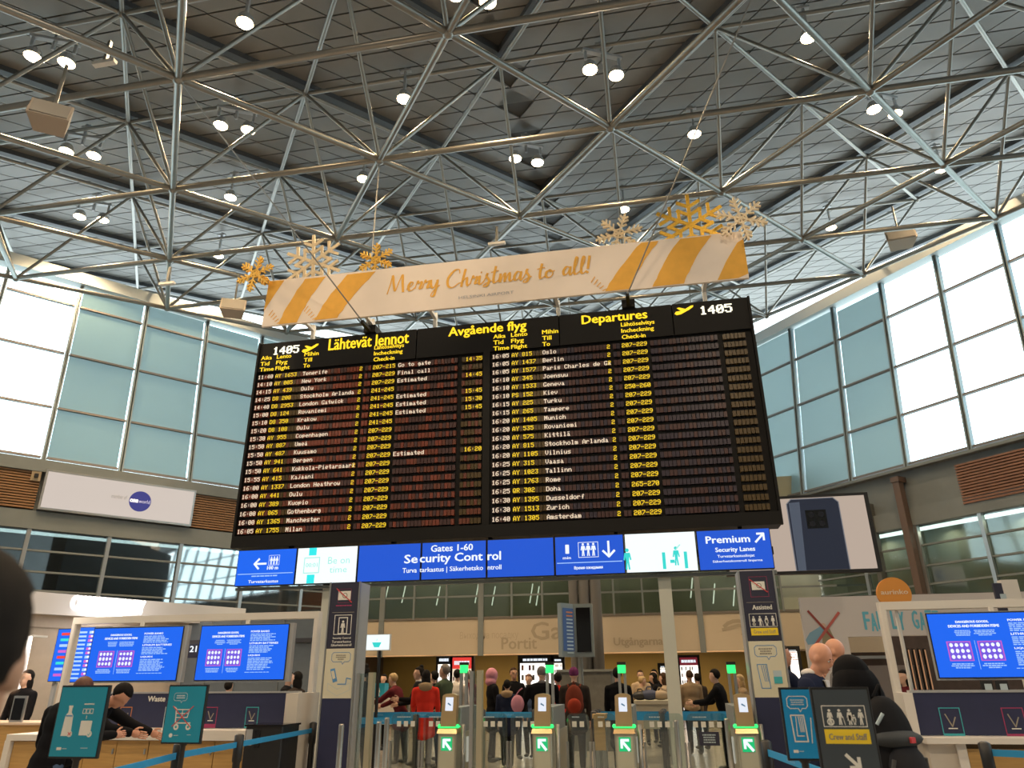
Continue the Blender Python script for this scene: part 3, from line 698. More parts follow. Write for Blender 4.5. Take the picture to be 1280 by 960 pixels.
ROWS_R = """16:05|AY 815|Oslo|207-229||
16:05|AY 1437|Berlin|207-229||
16:05|AY 1577|Paris Charles de Ga|207-229||
16:10|AY 345|Joensuu|207-229||
16:10|AY 1533|Geneva|207-229||
16:10|PS 152|Kiev|250-260||
16:15|AY 225|Turku|207-229||
16:15|AY 265|Tampere|207-229||
16:20|AY 1405|Munich|207-229||
16:20|AY 535|Rovaniemi|207-229||
16:20|AY 575|Kittilä|207-229||
16:20|AY 815|Stockholm Arlanda|207-229||
16:20|AY 1105|Vilnius|207-229||
16:25|AY 315|Vaasa|207-229||
16:25|AY 1023|Tallinn|207-229||
16:25|AY 1763|Rome|207-229||
16:25|QR 302|Doha|265-270||
16:30|AY 1395|Dusseldorf|207-229||
16:30|AY 1513|Zurich|207-229||
16:40|AY 1305|Amsterdam|207-229||""".split('\n')
FC = [mat('flap_cell_red', (.19, .045, .024), .3, spec=.6), mat('flap_cell_brown', (.135, .038, .019), .3, spec=.6), mat('flap_cell_plum', (.065, .030, .028), .3, spec=.6),
      mat('flap_cell_violet', (.036, .026, .040), .3, spec=.6), mat('flap_cell_ochre', (.075, .046, .012), .3, spec=.6)]
CWD = .0655
for half, (rows, X0r) in enumerate(((ROWS_L, -7.43), (ROWS_R, -2.68))):
    for r, line in enumerate(rows):
        z = 7.085-.1605*r; tm, fl, ds, ci, rm, et = line.split('|')
        b = MB(); mi = []
        rnd = random.Random(half*50+r)
        groups = [(0, 5, 1), (.37, 9, 4), (.95, 18, 0), (2.13, 1, 4), (2.24, 2, 0), (2.40, 7, 4), (2.91, 18, 0), (4.17, 6, 4)]
        for gx, n_, kind in groups:
            for c in range(n_):
                x = X0r+gx+c*CWD
                if x+CWD > X0r+4.6: break
                b.box(x+.006, BD+.0, z-.050, x+CWD-.004, BD+.055, z+.048)
                if kind == 4: k = 4 if half else (4 if rnd.random() < .6 else 1)
                elif half == 0: k = rnd.choice((0, 0, 1, 2)) if gx < 2.9 else rnd.choice((0, 1, 2, 2))
                else: k = rnd.choice((2, 2, 3)) if gx < 2.9 else rnd.choice((3, 3, 2))
                mi.append(k)
        me = b.mesh('flap_row', None, META[board.name]['inv'])
        for m in FC: me.materials.append(m)
        for p in me.polygons: p.material_index = mi[p.index//6]
        o = put(bpy.data.objects.new('flap_row', me), board); o['kind'] = 'stuff'; META[o.name] = META[board.name]
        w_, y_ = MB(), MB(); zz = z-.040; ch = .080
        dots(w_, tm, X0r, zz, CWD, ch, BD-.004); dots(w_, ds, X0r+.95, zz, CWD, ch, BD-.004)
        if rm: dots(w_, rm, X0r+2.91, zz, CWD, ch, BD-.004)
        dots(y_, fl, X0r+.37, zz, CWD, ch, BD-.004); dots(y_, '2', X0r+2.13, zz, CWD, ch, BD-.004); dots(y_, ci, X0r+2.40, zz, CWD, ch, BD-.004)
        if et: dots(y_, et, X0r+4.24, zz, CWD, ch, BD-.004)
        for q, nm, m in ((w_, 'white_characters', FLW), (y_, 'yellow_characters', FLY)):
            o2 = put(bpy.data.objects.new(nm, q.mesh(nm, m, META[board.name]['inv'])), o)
# hangers and cables
for x in (-6.42, -5.15, -3.85, -1.42, 1.29): MB().box(x-.035, BD+.1, 7.8, x+.035, BD+.17, 8.2).build('hanger_post', WHITEP, board)
for x in (-5.13, -.10): MB().box(x-.12, BD-.06, 7.83, x+.12, BD+.35, 7.98).box(x-.03, BD-.44, 7.84, x+.03, BD-.05, 7.9).build('cable_anchor', CHAR, board)
for x in (-6.45, -4.5, -2.75, -.6, 1.4): MB().box(x-.03, BD+.2, 3.6, x+.03, BD+.3, 3.8).build('lower_bracket', CHAR, board)
def cable(a, b, label):
    t = thing('hanging_cable', label, 'cable', a); MB().tube(a, b, .014, n=5).build('wire', mat('wire_grey', (.25, .24, .22), .5, .5), t); return t
cable(Vector((-5.13, BD-.42, 7.88)), BN(0, 0), 'dark cable from the board top across the left banner stripes to the roof')
cable(Vector((-.10, BD-.42, 7.88)), BN(2, 0)+Vector((.0, 0, 0)), 'cable from the board top across the right banner stripes to the roof')
cable(Vector((-5.33, BD+.25, 7.83)), BN(1, 1)+Vector((0, 0, -.1)), 'straight cable above the small gold snowflake left of the lettering')
# ================================================================ CHRISTMAS BANNER
NY = 11.72
ban = thing('christmas_banner', 'long cream banner with orange brush stripes reading Merry Christmas to all!', 'banner', (-2.7, NY, 8.05))
q = [(-7.33, 8.06), (2.04, 8.05), (2.04, 9.03), (-7.30, 9.11)]
MB().add([(x, y, z) for y in (NY, NY+.05) for x, z in q], [(0, 1, 2, 3), (7, 6, 5, 4), (0, 4, 5, 1), (1, 5, 6, 2), (2, 6, 7, 3), (3, 7, 4, 0)]).build('cloth_panel', BANW, ban)
for x in (-6.42, -5.15, -3.85, -1.42, 1.29): MB().box(x-.03, NY+.05, 8.06, x+.03, BD+.2, 8.12).build('banner_bracket', WHITEP, ban)
FN = Face((0, NY, 0), X_, Z_, 1, 1, ban, .004)
def flush():
    for kk in [k for k in FN.acc if k[0] == 'brush_stripe']: FN.acc[kk][0].build('brush_stripe', FN.acc[kk][1], ban); del FN.acc[kk]
def stripe(xt0, xt1, xb0, xb1, zt=9.04, zb=8.07, rag=(0, 0), cut=None):
    rnd = random.Random(int(xt0*100)); n = 12; L = []; R = []
    for k in range(n+1):
        t = k/n; c = .05*math.sin(t*3)
        L.append((xt0+(xb0-xt0)*t-c+rnd.uniform(-.012, .012), -(zt+(zb-zt)*t))); R.append((xt1+(xb1-xt1)*t-c+rnd.uniform(-.012, .012), -(zt+(zb-zt)*t)))
    FN.poly(L+R[::-1], BANO, 1, 'brush_stripe')
    for k in range(5):   # dry brush ends
        if rag[0]: x = xb0-.02-.05*k; FN.line([(x+.05, -(zb+.05+.07*k)), (x-.02, -(zb+.02+.05*k))], .018, BANO, 1, 'brush_stripe')
    flush()
FN.poly([(-7.30, -9.095), (-6.96, -9.085), (-7.12, -8.8), (-7.325, -8.42)], BANO, 1, 'brush_stripe'); flush()
stripe(-6.50, -6.06, -6.96, -6.56, 9.06, 8.08, (1, 0)); stripe(-5.60, -4.98, -6.20, -5.72, 9.05, 8.09, (1, 0))
stripe(.22, .55, -.50, -.05, 9.02, 8.07, (1, 0)); stripe(.93, 1.50, .37, .92, 9.01, 8.07)
FN.poly([(2.04, -8.86), (1.93, -8.80), (1.70, -8.45), (1.50, -8.07), (1.86, -8.07), (2.04, -8.14)], BANO, 1, 'brush_stripe')
flush()
# hand lettered brush script
def cat(pts, n=5):
    out = []; P = [pts[0]]+list(pts)+[pts[-1]]
    for i in range(1, len(P)-2):
        for k in range(n):
            t = k/n; a, b, c, d = P[i-1], P[i], P[i+1], P[i+2]
            out.append(tuple(.5*((2*b[m])+(-a[m]+c[m])*t+(2*a[m]-5*b[m]+4*c[m]-d[m])*t*t+(-a[m]+3*b[m]-3*c[m]+d[m])*t**3) for m in (0, 1)))
    out.append(tuple(pts[-1])); return out
GL = {'M': (1.05, [[(0, -.05), (.12, .5), (.2, 1.0), (.3, .5), (.42, .1), (.56, .55), (.72, .98), (.78, .5), (.85, .0)]]),
 'e': (.42, [[(-.02, .12), (.22, .3), (.3, .45), (.18, .5), (.06, .28), (.12, .04), (.26, .02), (.42, .16)]]),
 'r': (.40, [[(0, .1), (.08, .42), (.12, .52), (.18, .4), (.3, .46), (.34, .38), (.26, .08), (.4, .1)]]),
 'y': (.5, [[(.02, .48), (.06, .15), (.2, .04), (.36, .45), (.34, .1), (.25, -.4), (.08, -.42), (.2, -.15), (.5, .15)]]),
 'C': (.75, [[(.66, .78), (.6, 1.0), (.35, .95), (.06, .55), (.08, .12), (.32, -.02), (.62, .18), (.75, .2)]]),
 'h': (.5, [[(.2, .95), (.12, .5), (.04, .0), (.14, .32), (.3, .46), (.32, .15), (.38, .0), (.5, .12)]]),
 'i': (.28, [[(.04, .42), (.08, .45), (.06, .1), (.14, .0), (.28, .12)], [(.14, .66), (.16, .70)]]),
 's': (.42, [[(0, .1), (.18, .5), (.2, .56), (.16, .42), (.3, .15), (.2, -.12), (.02, -.14), (.1, .0), (.42, .14)]]),
 't': (.36, [[(.2, .92), (.12, .4), (.12, .06), (.2, .0), (.36, .12)], [(-.02, .62), (.34, .68)]]),
 'm': (.78, [[(0, .05), (.1, .46), (.1, .02), (.26, .42), (.34, .44), (.34, .02), (.5, .42), (.58, .44), (.58, .1), (.66, .0), (.78, .12)]]),
 'a': (.5, [[(.36, .42), (.2, .5), (.05, .25), (.1, .02), (.26, .12), (.38, .46), (.36, .1), (.42, .0), (.5, .12)]]),
 'o': (.48, [[(.26, .48), (.08, .36), (.06, .1), (.2, .0), (.38, .15), (.36, .4), (.24, .48), (.3, .38), (.48, .4)]]),
 'l': (.34, [[(.0, .1), (.2, .6), (.26, .95), (.18, .98), (.1, .6), (.08, .1), (.18, .0), (.34, .14)]]),
 '!': (.2, [[(.14, .98), (.1, .6), (.06, .28)], [(.03, .06), (.05, .02)]])}
def script(s, x0, x1, zb, H):
    tot = sum(GL[c][0] for c in s); k = (x1-x0)/tot; x = x0
    for c in s:
        w, st = GL[c]
        for p in st:
            cv = cat(p)
            for (a, b), (c_, d) in zip(cv, cv[1:]):
                down = max(0, (b-d))/(math.hypot(c_-a, d-b)+1e-6); wd = .022+.028*down
                FN.line([(x+a*k+b*.05*H, -(zb+b*H)), (x+c_*k+d*.05*H, -(zb+d*H))], wd, BANO, 1, 'lettering')
        x += w*k
script('Merry', -4.72, -3.66, 8.52, .38); script('Christmas', -3.52, -1.86, 8.50, .38); script('to', -1.74, -1.42, 8.49, .33); script('all!', -1.27, -.74, 8.50, .36)
FN.text('HELSINKI AIRPORT', -3.27, -8.285, -2.20, -8.225, BANG, 1, 'small_lettering'); FN.done()
# ================================================================ SNOWFLAKES
def snowflake(x, z, y, r, m, rot, label, big):
    t = thing('snowflake', label, 'snowflake', (x, y, z), 0, 'snowflakes above the banner')
    b = MB(); T = .02
    def bar(p, q, w):
        d = Vector((q[0]-p[0], q[1]-p[1])); L = d.length; d /= L; n = Vector((-d.y, d.x))*w/2; d = d*w*.4
        c = [(p[0]-d.x+n.x, p[1]-d.y+n.y), (q[0]+d.x+n.x, q[1]+d.y+n.y), (q[0]+d.x-n.x, q[1]+d.y-n.y), (p[0]-d.x-n.x, p[1]-d.y-n.y)]
        T_ = T*.7+.0003*len(b.v)/8
        b.add([(x+a, y+s*T_, z+e) for s in (-1, 1) for a, e in c], [(3, 2, 1, 0), (4, 5, 6, 7), (0, 1, 5, 4), (1, 2, 6, 5), (2, 3, 7, 6), (3, 0, 4, 7)])
    w = r*(.10 if big else .085)
    for k in range(6):
        a = rot+k*PI/3; u = (math.cos(a), math.sin(a)); P = lambda l, ang=0, o=0: (u[0]*l+math.cos(a+ang)*o, u[1]*l+math.sin(a+ang)*o)
        bar((0, 0), P(r), w)
        if big:
            for l, o in ((.34, .36), (.62, .34)):
                for sg in (-1, 1): bar(P(l*r), P(l*r, sg*PI/3, o*r), w*.9)
        else:
            for l, o in ((.36, .24), (.58, .26), (.78, .20)):
                for sg in (-1, 1): bar(P(l*r), P(l*r, sg*PI/3.6, o*r), w*.8)
            bar(P(.24*r), (math.cos(a+PI/3)*.24*r, math.sin(a+PI/3)*.24*r), w*.8)
    b.build('plate', m, t)
    MB().tube((x, y, z+r*.2), (x, y+.0, z-r-.05 if z-r-.05 > 8.9 else 9.0), .012, n=5).build('support_rod', STEEL, t)
    return t
snowflake(-7.56, 9.24, 11.60, .40, GOLD, rad(20), 'small gold glitter snowflake at the far left end of the banner', False)
snowflake(-6.43, 9.52, 11.84, .64, CREAMG, rad(30+5), 'large pale grey snowflake above the left banner stripes', True)
snowflake(-5.06, 9.40, 11.84, .38, GOLD, rad(30), 'small gold snowflake above the second left stripe, before the lettering', False)
snowflake(-.17, 9.35, 11.84, .44, CREAMG, rad(12), 'small champagne snowflake right of the lettering', False)
snowflake(1.16, 9.36, 11.84, .66, mat('gold_plain', (.70, .42, .05), .45, .5, noise=.2, scale=30), rad(30), 'large golden snowflake above the right banner stripes', True)
snowflake(2.03, 9.22, 11.60, .46, CREAMG, rad(40), 'champagne glitter snowflake at the right end of the banner', False)
# ================================================================ ROW OF DISPLAY SCREENS
SX = [-7.32+1.1425*k for k in range(9)]
ZT, ZB = 3.69, 3.06
beam = thing('screen_carrier', 'dark beam with white posts carrying the row of screens under the board', 'beam', (-2.75, 12.2, 0))
MB().box(-7.35, 12.10, 3.30, 1.85, 12.22, 3.42).build('cross_beam', CHAR, beam); MB().box(-7.35, 12.06, 3.0, 1.85, 12.14, 3.05).build('lower_rail', GREYPAINT, beam)
for u, v0 in ((409, 735), (830, 720)):
    p = PY(u, v0, 12.1); MB().box(p.x-.10, 12.14, 0, p.x+.10, 12.30, 3.3).build('post', mat('pale_post', (.60, .60, .52), .5), beam); MB().box(p.x-.3, 12.0, 0, p.x+.3, 12.44, .03).build('foot_plate', GREYL, beam)
def screen(k, label, m, group='screens hanging under the departures board'):
    x0, x1 = SX[k]+.006, SX[k+1]-.006
    t = thing('display_screen', label, 'screen', ((x0+x1)/2, 12.0, ZB), 0, group)
    MB().box(x0, 11.96, ZB, x1, 12.06, ZT).build('screen_housing', BLACK, t)
    MB().box(x0+.012, 11.955, ZB+.012, x1-.012, 11.96, ZT-.012).build('screen_panel', m, t)
    return t, Face((x0+.012, 11.955, ZT-.012), X_, Z_, x1-x0-.024, ZT-ZB-.024, t, .003)
t, f = screen(0, 'blue screen with a left arrow and 100 m, first of the row', SCRB2)
f.arrow(.44, .24, .22, PI, .035, SCRT); f.frame(.60, .10, .80, .27, .006, SCRT)
for i in range(3): f.man(.645+.055*i, .26, .14, SCRT)
f.text('100 m', .585, .285, .79, .345, SCRT, bold=.004); f.rect(.03, .405, 1.08, .418, SCRP); f.lines(.30, .435, .80, .47, 1, SCRP, ragged=0); f.text('Turvatarkastus', .25, .52, .82, .57, SCRT, bold=.002); f.done()
t, f = screen(1, 'white screen with a teal wristwatch and the words Be on time', SCRW)
WT = mat('watch_strap_light', (.1, .8, .85), .4, emit=1.0, ecol=(.02, .80, .82))
f.rect(.21, .0, .35, .13, WT); f.rect(.21, .46, .35, .606, WT)
f.frame(.14, .17, .42, .43, .016, TEALP); f.text('00:01', .17, .26, .39, .33, TEALP, bold=.002); f.text('Be on', .58, .17, .98, .29, TEALP); f.text('time', .62, .34, .94, .44, TEALP); f.done()
def xw(u): return 280+u/3.556
def px12(u, v): p = PY(280+u/3.556, 640+v/3.556, 11.95); return p.x, p.z
for k, lab in ((2, 'plain blue screen left of the words Security Control'), (3, 'blue screen showing Gates 1-60 and the middle of Security Control'), (4, 'blue screen showing the end of the words Security Control')):
    t, f = screen(k, lab, SCRB)
    g = lambda s, xa, xb, z0, z1, b=.006: f.text(s, xa-f.o.x, f.o.z-z1, xb-f.o.x, f.o.z-z0, SCRT, 1, 'lettering', b)
    if k == 2:
        g('Se', -4.185, -3.955, 3.35, 3.49); g('Turva', -4.21, -3.96, 3.19, 3.27, .002)
    if k == 3:
        g('Gates 1-60', -3.72, -2.99, 3.525, 3.635, .004); g('curity Cont', -3.91, -2.82, 3.31, 3.49); g('tarkastus | Säkerhetsko', -3.91, -2.81, 3.17, 3.27, .002)
    if k == 4:
        g('rol', -2.73, -2.51, 3.35, 3.49); g('ntroll', -2.73, -2.50, 3.195, 3.27, .002)
    f.done()
t, f = screen(5, 'blue screen with 1 min, three people and a down arrow', SCRB)
f.text('1', .17, .13, .22, .27, SCRT, bold=.006); f.text('min', .12, .32, .25, .36, SCRT, bold=.002); f.frame(.38, .10, .70, .34, .008, SCRT)
for i in range(3): f.man(.455+.085*i, .32, .21, SCRT)
f.arrow(.87, .22, .24, PI/2, .035, SCRT); f.rect(.02, .415, 1.08, .428, SCRP); f.text('Время ожидания', .30, .48, .76, .54, SCRT, bold=.002); f.done()
t, f = screen(6, 'white screen with teal figures between two short bars', SCRW)
f.man(.02, .56, .34, TEALL); f.rect(.57, .31, .62, .57, TEALL); f.man(.79, .52, .30, TEALL); f.rect(.91, .31, .96, .57, TEALL); f.rect(.69, .43, .76, .48, TEALL); f.line([(.80, .26), (.86, .20)], .02, TEALP); f.done()
t, f = screen(7, 'blue screen reading Premium with an up right arrow, last of the row', SCRB)
f.text('Premium', .13, .09, .80, .20, SCRT, bold=.005); f.arrow(.95, .14, .18, -PI/4, .032, SCRT)
f.text('Security Lanes', .26, .27, .86, .36, SCRT, bold=.003); f.text('Turvatarkastuslinjat', .28, .385, .84, .44, SCRT, bold=.001); f.text('Säkerhetskontroll linjerna', .20, .465, .95, .51, SCRT, bold=.001); f.done()
# ================================================================ PHONE POSTER SCREEN
PYY = 13.2
a = PY(960, 618, PYY); b = PY(1084, 615, PYY); c_ = PY(1101, 714, PYY)
x1, z1, z0 = b.x, b.z, c_.z
ps = thing('poster_screen', 'large framed picture of a dark blue phone right of the board', 'screen', (x1-1, PYY, z0))
MB().box(1.2, PYY, z0, x1, PYY+.14, z1).build('frame', BLACK, ps)
MB().box(1.25, PYY-.006, z0+.05, x1-.07, PYY, z1-.05).build('picture', mat('poster_cream_light', (.2, .17, .15), .4, emit=.55, ecol=(.85, .68, .56)), ps)
fp = Face((0, PYY-.006, 0), X_, Z_, 1, 1, ps, .004)
pa = PY(982, 625, PYY); pb = PY(1047, 625, PYY); pm = PY(1054, 712, PYY)
pl, prx, pt_, pbm = pa.x, pb.x, pa.z, z0+.05
r = .08; outl = [(pl+r, -pt_), (prx-r, -pt_), (prx, -pt_+r), (prx, -pbm), (pl, -pbm), (pl, -pt_+r)]
fp.poly(outl, mat('phone_blue_light', (.02, .022, .035), .2, emit=.35, ecol=(.05, .06, .10)), 1, 'phone_body')
fp.poly([(pl+.04, -pt_+.06), (pl+.22, -pt_+.05), (pl+.16, -pbm), (pl+.03, -pbm)], mat('phone_sheen_light', (.1, .12, .16), .2, emit=.35, ecol=(.20, .24, .33)), 2, 'phone_edge')
fp.line([(pl, -pbm), (pl, -pt_+r), (pl+r, -pt_), (prx-r, -pt_), (prx, -pt_+r), (prx, -pbm)], .016, mat('phone_rim_light', (.3, .3, .35), .3, emit=.35, ecol=(.4, .42, .48)), 3, 'phone_rim')
mx_ = (pl+prx)/2+.03; fp.rect(mx_-.17, -pt_+.20, mx_+.17, -pt_+.52, mat('phone_camera_dark', (.006, .006, .008), .2), 3, 'camera_square')
for dx in (-.08, .08):
    for dz in (.28, .44): fp.circ(mx_+dx, -pt_+dz, .05, mat('phone_lens', (.02, .02, .03), .1), 4, 'camera_lens', 14)
fp.done()
xq = PY(948, 760, PYY+.13).x
MB().box(xq-.08, PYY+.06, 0, xq+.08, PYY+.2, 3.9).build('post', GREYPAINT, ps)
MB().box(xq, PYY+.14, 3.4, x1-.4, PYY+.2, 3.5).box(xq, PYY+.14, 4.0, x1-.4, PYY+.2, 4.1).build('carrier_arm', GREYPAINT, ps)
# ================================================================ SIGN PILLARS
def no_photo(f, x, y, w, lvl=1):
    f.rect(x-w/2, y-w*.32, x+w/2, y+w*.32, PRW, lvl); f.circ(x+w*.05, y, w*.2, PRG, lvl+1, n=14); f.circ(x+w*.05, y, w*.14, PRW, lvl+2, n=14); f.line([(x-w*.62, y-w*.5), (x+w*.62, y+w*.5)], w*.07, PRR, lvl+3, 'red_slash')
def pillar(u0, u1, vtop, vmid, vlow, label, Y=9.0, rside=True):
    a = PY(u0, vtop, Y); b = PY(u1, vtop, Y); zt = a.z; zm = PY(u0-5, vmid, Y).z; zl = PY(u0-10, vlow, Y).z
    t = thing('sign_pillar', label, 'sign pillar', ((a.x+b.x)/2, Y+.2, 0))
    MB().bbox(a.x-.02, Y+.004, 0, b.x+.02, Y+.34, zt).build('pillar_core', GREYL, t)
    for x in (a.x-.022, b.x+.004): MB().box(x, Y-.01, 0, x+.018, Y+.03, zt+.01).build('edge_strip', ALU, t)
    MB().box(a.x, Y-.004, zm, b.x, Y+.004, zt).build('upper_panel', NAVYS, t); MB().box(a.x, Y-.004, zl, b.x, Y+.004, zm).build('middle_panel', CREAMP, t); MB().box(a.x, Y-.004, 0, b.x, Y+.004, zl).build('lower_panel', NAVY, t)
    return t, Face((a.x, Y-.004, zt), X_, Z_, b.x-a.x, zt, t, .002), zt-zm, zt-zl
t, f, hm_, hl = pillar(415, 449, 729, 811, 873, 'navy and cream sign pillar at the left end of the gates, with a walk-through arch symbol')
w = f.w; no_photo(f, w*.5, hm_*.20, w*.46); f.frame(w*.28, hm_*.10, w*.74, hm_*.31, .003, PRM); f.lines(w*.22, hm_*.34, w*.8, hm_*.37, 1, PRM); f.rect(w*.1, hm_*.455, w*.9, hm_*.462, PRG)
f.frame(w*.22, hm_*.50, w*.82, hm_*.79, .008, PRW); f.frame(w*.38, hm_*.54, w*.68, hm_*.78, .012, PRW, 2); f.man(w*.53, hm_*.78, hm_*.2, PRW, 2)
for k, s in enumerate(('Security Control', 'Turvatarkastus', 'Säkerhetskontroll')): f.text(s, w*(.2-.02*k), hm_*(.83+.05*k), w*(.84+.02*k), hm_*(.865+.05*k), PRW, bold=.001)
d_ = hl-hm_; f.bubble(w*.22, hm_+d_*.08, w*.88, hm_+d_*.27, .006, PRB); f.lines(w*.36, hm_+d_*.12, w*.72, hm_+d_*.24, 3, PRG, center=True)
f.poly([(w*.2, hm_+d_*.42), (w*.36, hm_+d_*.40), (w*.48, hm_+d_*.66), (w*.33, hm_+d_*.69)], PRB, 1, 'phone_drawing'); f.poly([(w*.24, hm_+d_*.46), (w*.34, hm_+d_*.45), (w*.41, hm_+d_*.6), (w*.32, hm_+d_*.62)], CREAMP, 2, 'phone_drawing')
f.line([(w*.15, hm_+d_*.70), (w*.5, hm_+d_*.82), (w*.92, hm_+d_*.70), (w*.92, hm_+d_*.84), (w*.5, hm_+d_*.95), (w*.15, hm_+d_*.83)], .004, PRP, 1, 'tray_drawing', True); f.line([(w*.5, hm_+d_*.72), (w*.78, hm_+d_*.72), (w*.8, hm_+d_*.6), (w*.95, hm_+d_*.62)], .012, PRB, 2, 'tray_drawing')
f.done()
t, f, hm_, hl = pillar(924, 965, 714, 802, 872, 'navy and cream sign pillar right of the gates reading Assisted, Crew and Staff')
w = f.w; no_photo(f, w*.52, hm_*.22, w*.40); f.frame(w*.26, hm_*.09, w*.80, hm_*.38, .004, PRM); f.rect(w*.1, hm_*.455, w*.92, hm_*.46, PRG)
f.text('Assisted', w*.26, hm_*.495, w*.84, hm_*.56, PRW, bold=.002); f.frame(w*.13, hm_*.62, w*.93, hm_*.80, .005, PRW)
for i, kd in enumerate((0, 1, 2, 0)): f.man(w*(.25+.19*i), hm_*.79, hm_*.14, PRW, 1, kind=kd)
f.circ(w*.25, hm_*.765, .018, PRW, 1, 'pictogram', 12); f.rect(w*.13, hm_*.82, w*.93, hm_*.92, YELP, 1, 'yellow_bar'); f.text('Crew and Staff', w*.2, hm_*.845, w*.86, hm_*.895, PRG, 2)
d_ = hl-hm_; f.bubble(w*.16, hm_+d_*.08, w*.80, hm_+d_*.28, .006, PRB); f.lines(w*.28, hm_+d_*.12, w*.68, hm_+d_*.25, 3, PRG, center=True)
f.line([(w*.18, hm_+d_*.42), (w*.46, hm_+d_*.42), (w*.50, hm_+d_*.84), (w*.24, hm_+d_*.84)], .008, PRB, 1, 'bag_drawing', True)
for k in range(3): f.line([(w*(.30+.06*k), hm_+d_*.44), (w*(.36+.05*k), hm_+d_*.72)], .006, PRB, 1, 'bag_drawing')
f.rect(w*.62, hm_+d_*.53, w*.86, hm_+d_*.73, PRP, 1, 'card_drawing'); f.rect(w*.62, hm_+d_*.64, w*.86, hm_+d_*.76, PRT, 2, 'card_drawing'); f.done()
# ================================================================ BOARDING CARD GATES
KU = [558.5, 677.5, 781, 935]
KLAB = ['bronze and steel ticket gate nearest the left sign pillar', 'bronze and steel ticket gate, second from the left', 'bronze and steel ticket gate, third from the left', 'bronze and steel ticket gate beside the right sign pillar']
GYY = 8.6
def gate(k, u):
    x = PY(u, 928, GYY).x; zc = PY(u, 917, GYY).z; zg = PY(u, 910, GYY).z; zt = PY(u, 867, GYY).z
    t = thing('ticket_gate', KLAB[k], 'ticket gate', (x, GYY+.7, 0), 0, 'ticket gates in a row'); hw = .105
    MB().bbox(x-hw, GYY, 0, x+hw, GYY+1.45, zc).build('gate_body', GATEW, t); MB().box(x-hw+.02, GYY-.004, .1, x+hw-.02, GYY, zc-.02).build('front_plate', mat('pale_front_plate', (.55, .54, .42), .4, .3), t)
    b = MB(); b.add([(x-hw-.01, GYY-.02, zc), (x+hw+.01, GYY-.02, zc), (x+hw+.01, GYY+.22, zc), (x-hw-.01, GYY+.22, zc), (x-hw, GYY+.02, zg), (x+hw, GYY+.02, zg), (x+hw, GYY+.2, zg), (x-hw, GYY+.2, zg)], [(3, 2, 1, 0), (4, 5, 6, 7), (0, 1, 5, 4), (1, 2, 6, 5), (2, 3, 7, 6), (3, 0, 4, 7)]); b.build('bronze_cap', BRASS, t)
    MB().box(x-hw-.005, GYY+.01, zg, x+hw+.005, GYY+.16, zg+.012).build('green_light_strip', GRNL, t)
    for sx in (-1, 1): MB().ell((x+sx*hw, GYY+.06, zg+.015), .022, 8, 6).build('green_sensor', GRNL, t)
    # tilted reader head
    dx = {0: .075, 1: .035, 2: 0.0, 3: -.055}[k]
    ang = rad(10); prof = []
    for i in range(9): a = PI*i/8; prof.append((.085*math.cos(a), .0+.03*math.sin(a)))
    zr = zt-.03; vs = []; n = len(prof)+2
    ring = [(.085, zr)]+[(px, zr+pz) for px, pz in prof[1:-1]]+[(-.085, zr)]
    ring = [(-.09, zg+.012), (.09, zg+.012)]+ring
    n = len(ring)
    for yy in (.03, .12):
        for px, pz in ring: vs.append((x+px, GYY+yy+(pz-zg)*.16, pz))
    MB().add(vs, [tuple(range(n)), tuple(range(n, 2*n))[::-1]]+[(i, i+n, (i+1) % n+n, (i+1) % n) for i in range(n)]).build('reader_head', BRASS, t)
    def tp(px, pz, l): return (x+px, GYY+.03+(pz-zg)*.16-l, pz)
    zs0, zs1 = zr-.15, zr-.01
    s = MB().add([tp(-.045, zs0, .003), tp(.045, zs0, .003), tp(.045, zs1, .003), tp(-.045, zs1, .003)], [(0, 1, 2, 3)]).build('reader_display', mat('reader_display_light', (.8, .85, .95), .3, emit=.9, ecol=(.82, .88, 1)), t)
    MB().add([tp(-.02, zs0+.07, .006), tp(.02, zs0+.05, .006), tp(.022, zs0+.062, .006), tp(-.012, zs0+.085, .006)], [(0, 1, 2, 3)]).build('display_mark', PRB, s)
    MB().bbox(x-hw+.01, GYY+.24, zc, x+hw-.01, GYY+1.3, zg+.20).build('rear_housing', mat('grey_gate_housing', (.26, .27, .26), .4, .3), t)
    f = Face((x-.062, GYY-.004, zc-.035), X_, Z_, .124, .135, t, .003)
    f.rect(0, 0, .124, .135, GRND, 1, 'green_field'); f.line([(.105, .12), (.04, .045)], .028, SCRT, 2, 'arrow'); f.line([(.028, .10), (.028, .028), (.10, .028)], .026, SCRT, 2, 'arrow'); f.done()
    # post with the signal lamp
    px = PY({0: 580, 1: 687, 2: 777, 3: 914}[k], 836, GYY+1.3); yy = GYY+1.3
    for o_ in (-.035, .035): MB().box(px.x+o_-.016, yy-.02, zg, px.x+o_+.016, yy+.03, px.z-.03).build('post_fin', ALU, t)
    MB().bbox(px.x-.05, yy-.04, px.z-.05, px.x+.05, yy+.05, px.z+.045, .02).build('signal_lamp', GRNL, t); MB().box(px.x-.055, yy-.03, px.z+.045, px.x+.055, yy+.05, px.z+.08).build('lamp_cap', BLACK, t)
    MB().tube((x+hw+.05, GYY+.12, 0), (x+hw+.05, GYY+.12, zg+.03), .025, n=12).build('steel_tube', STEEL, t, True)
    for sx in (-1, 1): MB().box(x+sx*(hw+.012)-.008, GYY+.45, zc-.32, x+sx*(hw+.012)+.008, GYY+.5, zc-.06).build('light_bar', mat('pale_light_bar', (.8, .8, .7), .4, emit=.35, ecol=(.9, .9, .75)), t)
    return t, x
gx = []
for k, u in enumerate(KU): gx.append(gate(k, u)[1])
